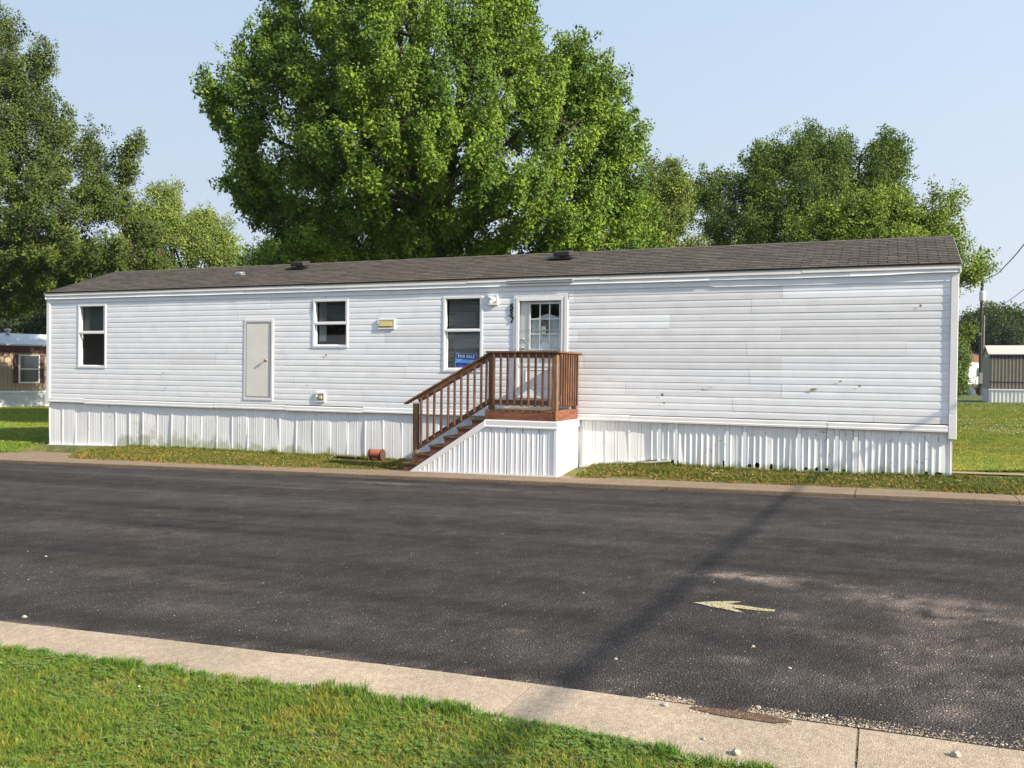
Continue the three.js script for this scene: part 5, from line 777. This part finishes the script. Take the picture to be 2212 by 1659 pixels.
tree({ name: 'pale_tree', label: 'pale yellow-green tree behind the roof left of the big maple', seed: 732, margin: 0.9, depth: 55, foot: [410], r: 0.3, fork: 2.5, limbs: 20, thick: 3.5, clusters: 380, sprays: 11, long: 0.85, wide: 0.5, scale: 0.56, holes: [0.02, 0.37], tones: [[0.11, 0.175, 0.03], [0.24, 0.32, 0.065]],
  outlines: [[[250, 640], [262, 470], [292, 405], [330, 395], [395, 388], [420, 440], [465, 455], [515, 490], [530, 560], [545, 640]]] });
tree({ name: 'roadside_tree', label: 'small mid green tree showing low between pale tree and maple', seed: 738, depth: 44, foot: [640], r: 0.22, fork: 2, limbs: 14, thick: 2.8, clusters: 200, sprays: 9, long: 0.7, wide: 0.5, scale: 0.62, tones: [[0.055, 0.11, 0.018], [0.13, 0.21, 0.035]],
  outlines: [[[520, 650], [535, 545], [590, 520], [660, 505], [720, 520], [760, 560], [770, 650]]] });
tree({ name: 'olive_tree', label: 'dull olive-green tree just right of the big maple', seed: 741, margin: 0.15, depth: 38, foot: [1430], r: 0.2, fork: 2.2, limbs: 16, thick: 2.6, clusters: 330, sprays: 10, long: 0.7, wide: 0.4, scale: 0.40, holes: [0.02, 0.34], rise: 0.5, tones: [[0.07, 0.12, 0.016], [0.185, 0.25, 0.035]],
  outlines: [[[1320, 640], [1340, 470], [1375, 400], [1395, 345], [1430, 352], [1448, 338], [1475, 375], [1500, 440], [1520, 520], [1530, 640]]] });
tree({ name: 'dark_tree', label: 'broad dark green tree behind the right half of the roof', seed: 752, margin: 0.4, depth: 45, foot: [1740], r: 0.42, fork: 2.6, limbs: 34, stems: 4, thick: 5, clusters: 860, sprays: 12, long: 0.95, wide: 0.38, scale: 0.50, holes: [0.02, 0.36], tones: [[0.035, 0.082, 0.010], [0.135, 0.215, 0.026]],
  outlines: [[[1460, 620], [1478, 470], [1475, 410], [1530, 362], [1600, 368], [1612, 335], [1680, 310], [1700, 285], [1760, 274], [1800, 292], [1850, 315], [1880, 300], [1890, 280], [1935, 305], [1978, 330], [1970, 365], [1955, 420], [1990, 460], [2010, 540], [2010, 620]]] });
tree({ name: 'bright_tree', label: 'sunlit yellow-green tree behind the right end of the roof', seed: 761, margin: 0.15, depth: 26, foot: [1955], r: 0.16, fork: 1.8, limbs: 22, stems: 3, thick: 2.2, clusters: 430, sprays: 8, long: 0.5, wide: 0.22, scale: 0.33, holes: [0.025, 0.42], rise: 0.4, tones: [[0.08, 0.15, 0.015], [0.22, 0.31, 0.032]],
  outlines: [[[1690, 620], [1700, 520], [1725, 485], [1765, 470], [1785, 435], [1840, 425], [1880, 398], [1950, 430], [2000, 450], [2012, 408], [2055, 405], [2082, 440], [2060, 480], [2080, 515], [2085, 560], [2075, 620], [2060, 660]], [[2060, 560], [2090, 565], [2140, 535], [2130, 575], [2142, 600], [2112, 610], [2090, 640], [2120, 655], [2070, 672], [2062, 620]], [[2062, 700], [2095, 715], [2100, 745], [2066, 740]]] });
// beyond the neighbours
[['distant_tree', 'hazy green tree far behind the utility pole', 771, 120, 2100, [[[2040, 800], [2055, 720], [2085, 690], [2115, 680], [2140, 668], [2160, 690], [2160, 800]]]],
 ['distant_tree', 'hazy green tree far behind the grey-tan home, at the right edge', 772, 112, 2200, [[[2140, 800], [2145, 700], [2175, 662], [2205, 680], [2240, 700], [2290, 690], [2300, 800]]]],
].forEach(([name, label, seed, depth, fx, outlines]) => tree({ name, label, group: 'distant trees', seed, depth, foot: [fx], r: 0.4, fork: 3, limbs: 12, thick: 5, clusters: 200, sprays: 9, long: 1.4, wide: 1.0, scale: 1.4, twigEvery: 5, tones: [[0.05, 0.09, 0.025], [0.10, 0.155, 0.04]], outlines }));
tree({ name: 'conifer', label: 'dark conifer behind the grey-tan home at the right edge', seed: 775, depth: 95, foot: [2188], r: 0.25, fork: 3, limbs: 10, thick: 2.5, clusters: 150, sprays: 9, long: 0.9, wide: 0.6, scale: 0.9, twigEvery: 6, rise: -0.1, tones: [[0.02, 0.045, 0.016], [0.045, 0.075, 0.025]], outlines: [[[2140, 790], [2160, 750], [2172, 720], [2185, 700], [2200, 725], [2222, 760], [2230, 790]]] });
tree({ name: 'yard_tree', label: 'small rounded yellow-green tree beside the green-roofed house', seed: 777, depth: 70, foot: [2066], r: 0.12, fork: 1.5, limbs: 8, thick: 1.6, clusters: 90, sprays: 9, long: 0.6, wide: 0.5, scale: 0.6, twigEvery: 6, tones: [[0.08, 0.15, 0.03], [0.16, 0.24, 0.05]], outlines: [[[2030, 850], [2040, 760], [2062, 738], [2085, 748], [2092, 775], [2088, 800], [2090, 850]]] });
tree({ name: 'conifer', label: 'very dark evergreen filling the gap above the tan home roof', seed: 779, depth: 62, foot: [40], r: 0.3, fork: 2, limbs: 14, thick: 4, clusters: 330, sprays: 10, long: 1.0, wide: 0.7, scale: 0.8, twigEvery: 6, rise: -0.05, tones: [[0.016, 0.036, 0.014], [0.04, 0.068, 0.022]], outlines: [[[-120, 770], [-110, 650], [-40, 640], [20, 655], [60, 690], [130, 690], [200, 650], [200, 770]]] });
tree({ name: 'hedge_tree', label: 'mid green tree low behind the tan home and the left corner', seed: 781, depth: 75, foot: [170], r: 0.3, fork: 2, limbs: 14, thick: 4, clusters: 260, sprays: 9, long: 1.1, wide: 0.8, scale: 0.95, twigEvery: 6, tones: [[0.045, 0.085, 0.02], [0.10, 0.16, 0.035]], outlines: [[[-150, 720], [-120, 560], [0, 520], [120, 520], [260, 540], [420, 560], [430, 720]]] });
// across the street, behind the photographer: what the window glass mirrors
for (const [x, label, seed] of [[-78, 'leafy tree far across the street, at the left end of the row', 794], [-62, 'leafy tree across the street, second from the left end of the row', 795], [-46, 'leafy tree across the street, just left of the white home', 791], [-30, 'leafy tree across the street behind the middle of the white home', 792], [-15, 'leafy tree across the street, at the right end of the row', 793]])
  tree({ name: 'street_tree', label, group: 'trees across the street', seed, pos: [x, -0.5, 44 + (seed % 3) * 2], r: 0.35, fork: 2.5, limbs: 14, thick: 4.5, clusters: 240, sprays: 8, long: 1.3, wide: 0.9, scale: 1.3, twigEvery: 6, tones: [[0.05, 0.10, 0.02], [0.12, 0.20, 0.035]], outlines: [[[-6, -2.5], [-7.5, -6], [-6, -11], [-2, -14.5], [3, -14], [6.5, -10], [7.5, -5.5], [5.5, -2.5]]] });
// ---------------------------------------------------------------- neighbours
const metalRoof = std({ color: lin(0.52, 0.47, 0.42), roughness: 0.6, map: M.trim.map }), whiteRoof = std({ color: lin(0.62, 0.64, 0.67), roughness: 0.5 }), tan = std({ color: lin(0.36, 0.28, 0.195), roughness: 0.7, map: M.trim.map }), taupe = std({ color: lin(0.27, 0.235, 0.185), roughness: 0.7, map: M.trim.map }), maroon = std({ color: lin(0.055, 0.018, 0.014), roughness: 0.6 }), navy = std({ color: lin(0.018, 0.022, 0.045), roughness: 0.6 });
function ribWall(L, y0, y1, pitch, depth, z) { // corrugated wall sheet along x
  const P = [], U = []; for (let x = 0; x < L - 1e-3; x += pitch) { const q = [[0, 0], [0.55, 0], [0.62, depth], [0.93, depth], [1, 0]]; for (let k = 0; k < 4; k++) { const a = x + q[k][0] * pitch, b = Math.min(L, x + q[k + 1][0] * pitch), v = [[a, y0, z + q[k][1]], [b, y0, z + q[k + 1][1]], [b, y1, z + q[k + 1][1]], [a, y1, z + q[k][1]]]; for (const m of [0, 1, 2, 0, 2, 3]) { P.push(...v[m]); U.push(v[m][0], v[m][1]); } } }
  const g = new THREE.BufferGeometry(); g.setAttribute('position', new THREE.Float32BufferAttribute(P, 3)); g.setAttribute('uv', new THREE.Float32BufferAttribute(U, 2)); g.computeVertexNormals(); return g;
}
function gableRoof(L, D, y, rise, t = 0.05, ov = 0.08) { const s = new THREE.Shape([[-ov, y - 0.03], [D / 2, y + rise], [D + ov, y - 0.03], [D + ov, y - 0.03 + t], [D / 2, y + rise + t], [-ov, y - 0.03 + t]].map(([a, b]) => new THREE.Vector2(a, b))); return metricUV(new THREE.ExtrudeGeometry(s, { depth: L + 2 * ov, bevelEnabled: false }).rotateY(Math.PI / 2).translate(-ov, 0, 0), 'x'); }
function gableEnd(x, D, y0, y1, rise, t = 0.06) { const s = new THREE.Shape([[0.02, y0], [D - 0.02, y0], [D - 0.02, y1], [D / 2, y1 + rise - 0.02], [0.02, y1]].map(([a, b]) => new THREE.Vector2(a, b))); return metricUV(new THREE.ExtrudeGeometry(s, { depth: t, bevelEnabled: false }).rotateY(Math.PI / 2).translate(x, 0, 0), 'z'); }
function simpleWindow(p, x0, x1, y0, y1, z, shutter) {
  const w = part('window', mergeGeometries([box(x0, x1, y1 - 0.07, y1, z, z + 0.06), box(x0, x1, y0, y0 + 0.07, z, z + 0.06), box(x0, x0 + 0.07, y0 + 0.071, y1 - 0.071, z, z + 0.06), box(x1 - 0.07, x1, y0 + 0.071, y1 - 0.071, z, z + 0.06), box(x0 + 0.071, x1 - 0.071, (y0 + y1) / 2 - 0.03, (y0 + y1) / 2 + 0.03, z, z + 0.05)]), M.white, p);
  part('pane', box(x0 + 0.072, x1 - 0.072, (y0 + y1) / 2 + 0.031, y1 - 0.072, z, z + 0.02), darkGlass, w); part('pane', box(x0 + 0.072, x1 - 0.072, y0 + 0.072, (y0 + y1) / 2 - 0.031, z, z + 0.015), darkGlass, w);
  if (shutter) for (const a of [x0 - 0.26, x1 + 0.02]) part('shutter', box(a, a + 0.24, y0, y1, z, z + 0.04), shutter, p);
}
const darkGlass = phys({ color: lin(0.03, 0.04, 0.045), roughness: 0.05, clearcoat: 1, clearcoatRoughness: 0.03 });
{ // tan home, far left
  const q = at(103, 862, 51), g = thing('tan_home', 'tan ribbed mobile home with maroon trim at the far left', 'mobile home', [q.x, lawnY(q.x, q.z) + 0.08, q.z], 1.19);
  const X0 = -12, L = 18; const sh = new THREE.Group();
  part('wall', ribWall(L, 0.88, 3.02, 0.2, 0.02, 0).translate(X0, 0, 0), tan, g); part('shell', box(X0, X0 + L, 0.9, 3.4, -4.2, -0.01), tan, g);
  part('fascia', box(X0 - 0.03, X0 + L + 0.03, 3.02, 3.42, -0.05, 0.06), maroon, g); part('gutter_edge', box(X0 - 0.04, X0 + L + 0.04, 3.421, 3.50, -0.05, 0.10), whiteRoof, g);
  part('roof', gableRoof(L, 4.2, 3.49, 0.62, 0.05).translate(X0, 0, 0), whiteRoof, g); part('skirting', ribWall(L, 0, 0.80, 0.3, 0.008, -0.02).translate(X0, 0, 0), std({ color: lin(0.50, 0.53, 0.54), roughness: 0.5 }), g); part('skirting_rail', box(X0, X0 + L, 0.80, 0.885, -0.03, 0.03), M.white, g);
  simpleWindow(g, -1.55, -0.45, 1.32, 2.92, 0.022, maroon);
  part('roof_vent', new THREE.LatheGeometry([[0.001, 0.42], [0.16, 0.40], [0.2, 0.3], [0.11, 0.28], [0.1, 0]].map(([a, b]) => new THREE.Vector2(a, b)), 16).translate(-1.6, 4.0, -1.7), M.aluDull, g);
}
{ // grey-tan home, right edge
  const q = at(2136, 872, 57), g = thing('taupe_home', 'grey-tan ribbed mobile home with navy band and white skirting at the right edge', 'mobile home', [q.x, lawnY(q.x, q.z), q.z]); const L = 17;
  part('wall', ribWall(L, 0.86, 2.82, 0.2, 0.035, 0), taupe, g); part('shell', box(0.06, L, 0.88, 3.0, -4.2, -0.01), taupe, g); part('end_wall', gableEnd(0, 4.2, 0.86, 3.02, 0.55).rotateY(0), taupe, g);
  part('wall_band', ribWall(L, 2.82, 3.06, 0.2, 0.035, 0.03), navy, g); part('belt_rail', box(0.0, L, 1.28, 1.33, 0.0, 0.05), navy, g);
  part('roof', gableRoof(L, 4.2, 3.08, 0.58), metalRoof, g); part('skirting', ribWall(L, -0.02, 0.78, 0.22, 0.03, -0.02), M.trim, g); part('skirting_rail', box(-0.02, L, 0.78, 0.862, -0.03, 0.05), M.white, g); part('end_skirting', box(-0.01, 0.04, -0.02, 0.86, -4.2, -0.03), std({ color: lin(0.42, 0.44, 0.44), roughness: 0.6 }), g);
  part('roof_vent', new THREE.ConeGeometry(0.28, 0.55, 4).translate(3.2, 3.6, -0.9), M.white, g); part('end_lamp', new THREE.SphereGeometry(0.09, 12, 8).translate(-0.06, 2.95, -1.0), M.white, g);
}
{ // white home with brown eave behind the pole
  const q = at(2092, 834, 92), g = thing('white_home', 'white home with brown eave standing behind the utility pole', 'home', [q.x, lawnY(q.x, q.z), q.z], 0.9); const w = std({ color: lin(0.62, 0.64, 0.64), roughness: 0.6 }), br = std({ color: lin(0.16, 0.07, 0.035), roughness: 0.8 });
  part('wall', box(0, 14, 0.9, 3.2, -4, 0), w, g); part('skirting', box(0.05, 14, 0, 0.9, -3.95, -0.05), M.underside, g); part('eave', box(-0.1, 14.1, 3.2, 3.5, -4.1, 0.1), br, g); part('roof', gableRoof(14, 4, 3.52, 0.6), br, g); part('door', box(4, 4.9, 1.0, 3.0, 0.002, 0.05), M.cream, g); part('window_unit', box(1.4, 2.2, 1.9, 2.6, 0.002, 0.3), M.aluDull, g);
}
{ // green-roofed house in the distance
  const q = at(2040, 834, 150), g = thing('green_roofed_house', 'distant grey-brown house with pale green roof seen past the right corner', 'house', [q.x - 8, lawnY(q.x, q.z), q.z]); const w = std({ color: lin(0.25, 0.21, 0.18), roughness: 0.8 }), gr = std({ color: lin(0.26, 0.40, 0.33), roughness: 0.6 });
  part('wall', box(0, 13, 0.7, 3.3, -7, 0), w, g); part('skirting', box(0.02, 12.98, -0.1, 0.7, -6.98, -0.02), M.white, g); part('roof', gableRoof(13, 7, 3.3, 1.5, 0.2, 0.4), gr, g); part('porch_roof', box(4, 10, 3.0, 3.25, 0.01, 1.6), M.white, g); simpleWindow(g, 10.2, 11.4, 1.5, 3.0, 0.005, M.black); part('corner_trim', box(12.9, 13.05, 0.0, 3.3, -0.05, 0.06), M.white, g);
}
{ // porch steps and clutter by the pole
  const q = at(2071, 851, 84), y = lawnY(q.x, q.z), wd = std({ color: lin(0.10, 0.04, 0.025), roughness: 0.9 });
  const g = thing('far_steps', 'dark brown wooden steps with handrail beside the utility pole', 'steps', [q.x, y, q.z]);
  part('post', box(-0.06, 0.06, 0, 1.15, -0.06, 0.06), wd, g); part('post', box(2.35, 2.5, 0, 2.2, -0.06, 0.06), wd, g); { const L = Math.hypot(2.4, 0.95), m = part('handrail', box(0, L, -0.04, 0.04, -0.05, 0.05), wd, g); m.position.set(0, 1.12, 0); m.rotation.z = Math.atan2(0.95, 2.4); }
  for (let k = 0; k < 4; k++) part('step', box(0.2 + k * 0.45, 0.75 + k * 0.45, 0.0, 0.22 + k * 0.22, -1.4, -0.1), wd, g); part('platform', box(2.0, 3.6, 0.8, 0.95, -1.6, -0.1), wd, g); part('handrail', box(2.4, 4, 2.05, 2.15, -0.05, 0.05), wd, g);
  const b = at(2088, 850, 82), pts = []; single('tarp_pile', (() => { const h = new THREE.SphereGeometry(0.55, 20, 12, 0, 6.3, 0, 1.57), p = h.attributes.position; for (let i = 0; i < p.count; i++) { const k = 0.8 + 0.4 * fbm(p.getX(i) * 2 + 3, p.getZ(i) * 2 + p.getY(i) * 2, 3, 801); p.setXYZ(i, p.getX(i) * k * 1.3, p.getY(i) * k * 1.5, p.getZ(i) * k); } h.computeVertexNormals(); return h; })(), std({ color: lin(0.008, 0.025, 0.075), roughness: 0.7 }), 'blue tarpaulin heap beside the dark wooden steps', 'tarp', [b.x, lawnY(b.x, b.z), b.z]);
}
// ---------------------------------------------------------------- utility poles and wires
{
  const wood = std({ color: lin(0.06, 0.048, 0.038), roughness: 0.95 }), f = at(2117, 856, 78), y = lawnY(f.x, f.z), H = at(2117, 598, 78).y - y;
  const p = thing('utility_pole', 'wooden utility pole with metal conduit and box behind the grey-tan home', 'utility pole', [f.x, y, f.z]);
  part('pole', new THREE.CylinderGeometry(0.12, 0.17, H + 0.3, 14).translate(0, H / 2 - 0.15, 0), wood, p); part('conduit', new THREE.CylinderGeometry(0.075, 0.075, 5.4, 10).translate(0.2, 4.3, 0.05), std({ color: lin(0.3, 0.3, 0.3), metalness: 0.9, roughness: 0.35 }), p); part('cover', new THREE.CylinderGeometry(0.09, 0.09, 3.0, 10).translate(0.19, 1.6, 0.06), M.aluDull, p);
  part('transformer', new THREE.LatheGeometry([[0.001, -0.42], [0.24, -0.42], [0.26, -0.38], [0.26, 0.36], [0.21, 0.44], [0.001, 0.46]].map(([a, b]) => new THREE.Vector2(a, b)), 20).translate(0.02, at(2117, 641, 78).y - y, 0.38), M.trimOld, p); part('meter_box', box(-0.1, 0.28, 1.05, 2.0, 0.18, 0.4), M.aluDull, p);
  const wm = std({ color: lin(0.06, 0.06, 0.065), roughness: 0.7 });
  const wire = (pts, r, label) => single('wire', tube(pts.map((a) => at(...a)), r, r, 40, 5), wm, label, 'wire', null, 'overhead wires');
  wire([[2117, 606, 78], [2150, 594, 68], [2175, 571, 60], [2212, 528, 52], [2300, 400, 42], [2420, 180, 34]], 0.035, 'thick dark wire rising steeply from the pole top to the right edge');
  wire([[2122, 668, 78], [2160, 660, 68], [2212, 625, 57], [2330, 520, 44]], 0.022, 'middle wire curving from the pole to the right edge');
  wire([[2120, 694, 78], [2160, 686, 69], [2212, 652, 58], [2330, 560, 46]], 0.018, 'lowest wire sagging from the pole to the right edge');
  // the cable run that crosses the street to the right of the picture and throws the dark band over the road
  const k = Math.cos(SUN_AZ) / Math.tan(SUN_EL), kz = Math.sin(SUN_AZ) / Math.tan(SUN_EL), h = 6.6, xa = -2.44 + k * h, xb = -2.76 + k * h, za = 1.6 + kz * h, zb = 10.8 + kz * h, sl = (xb - xa) / (zb - za), cx = (z) => xa + (z - za) * sl;
  single('cable_bundle', tube([-15, -6, 3, 12, 21, 30].map((z) => V3(cx(z), 6.42 + 0.0006 * (z - 8) * (z - 8), z)), 0.031, 0.031, 40, 8), M.rubber, 'thick bundle of overhead cables crossing the street right of the view', 'cable');
  for (const [z, label] of [[-15, 'wooden cable pole behind the right end of the home, outside the view'], [30, 'wooden cable pole across the street on the right, outside the view']]) { const g = thing('cable_pole', label, 'utility pole', [cx(z), -0.1, z], 0, 'cable poles'); part('pole', new THREE.CylinderGeometry(0.11, 0.16, 8.2, 14).translate(0, 3.9, 0), wood, g); part('crossarm', box(-0.6, 0.6, 6.9, 7.0, -0.06, 0.06), wood, g); }
}
{ // white home across the street, mirrored in the door and window glass
  const g = thing('facing_home', 'white home across the street that the front windows mirror', 'mobile home', [-30, -0.35, 20.5]); const L = 19;
  part('wall', ribWall(L, 0.7, 3.1, 0.13, 0.015, 0).rotateY(Math.PI).translate(L, 0, 0), M.siding[0], g); part('shell', box(0, L, 0.7, 3.1, 0.02, 4.2), M.siding[1], g); part('skirting', box(0, L, -0.1, 0.7, 0.05, 4.15), M.trim, g); part('roof', gableRoof(L, 4.2, 3.1, 0.7).rotateY(Math.PI).translate(L, 0, 0), whiteRoof, g);
  for (const x of [3, 8.5, 14]) { const w = part('window', box(x, x + 1.1, 1.5, 2.7, -0.05, 0), M.white, g); part('pane', box(x + 0.08, x + 1.02, 1.58, 2.62, -0.06, -0.051), darkGlass, w); }
}
scene.fog = new THREE.FogExp2(new THREE.Color().setRGB(0.86, 0.90, 0.96), 0.00012);
renderer.render(scene, camera);
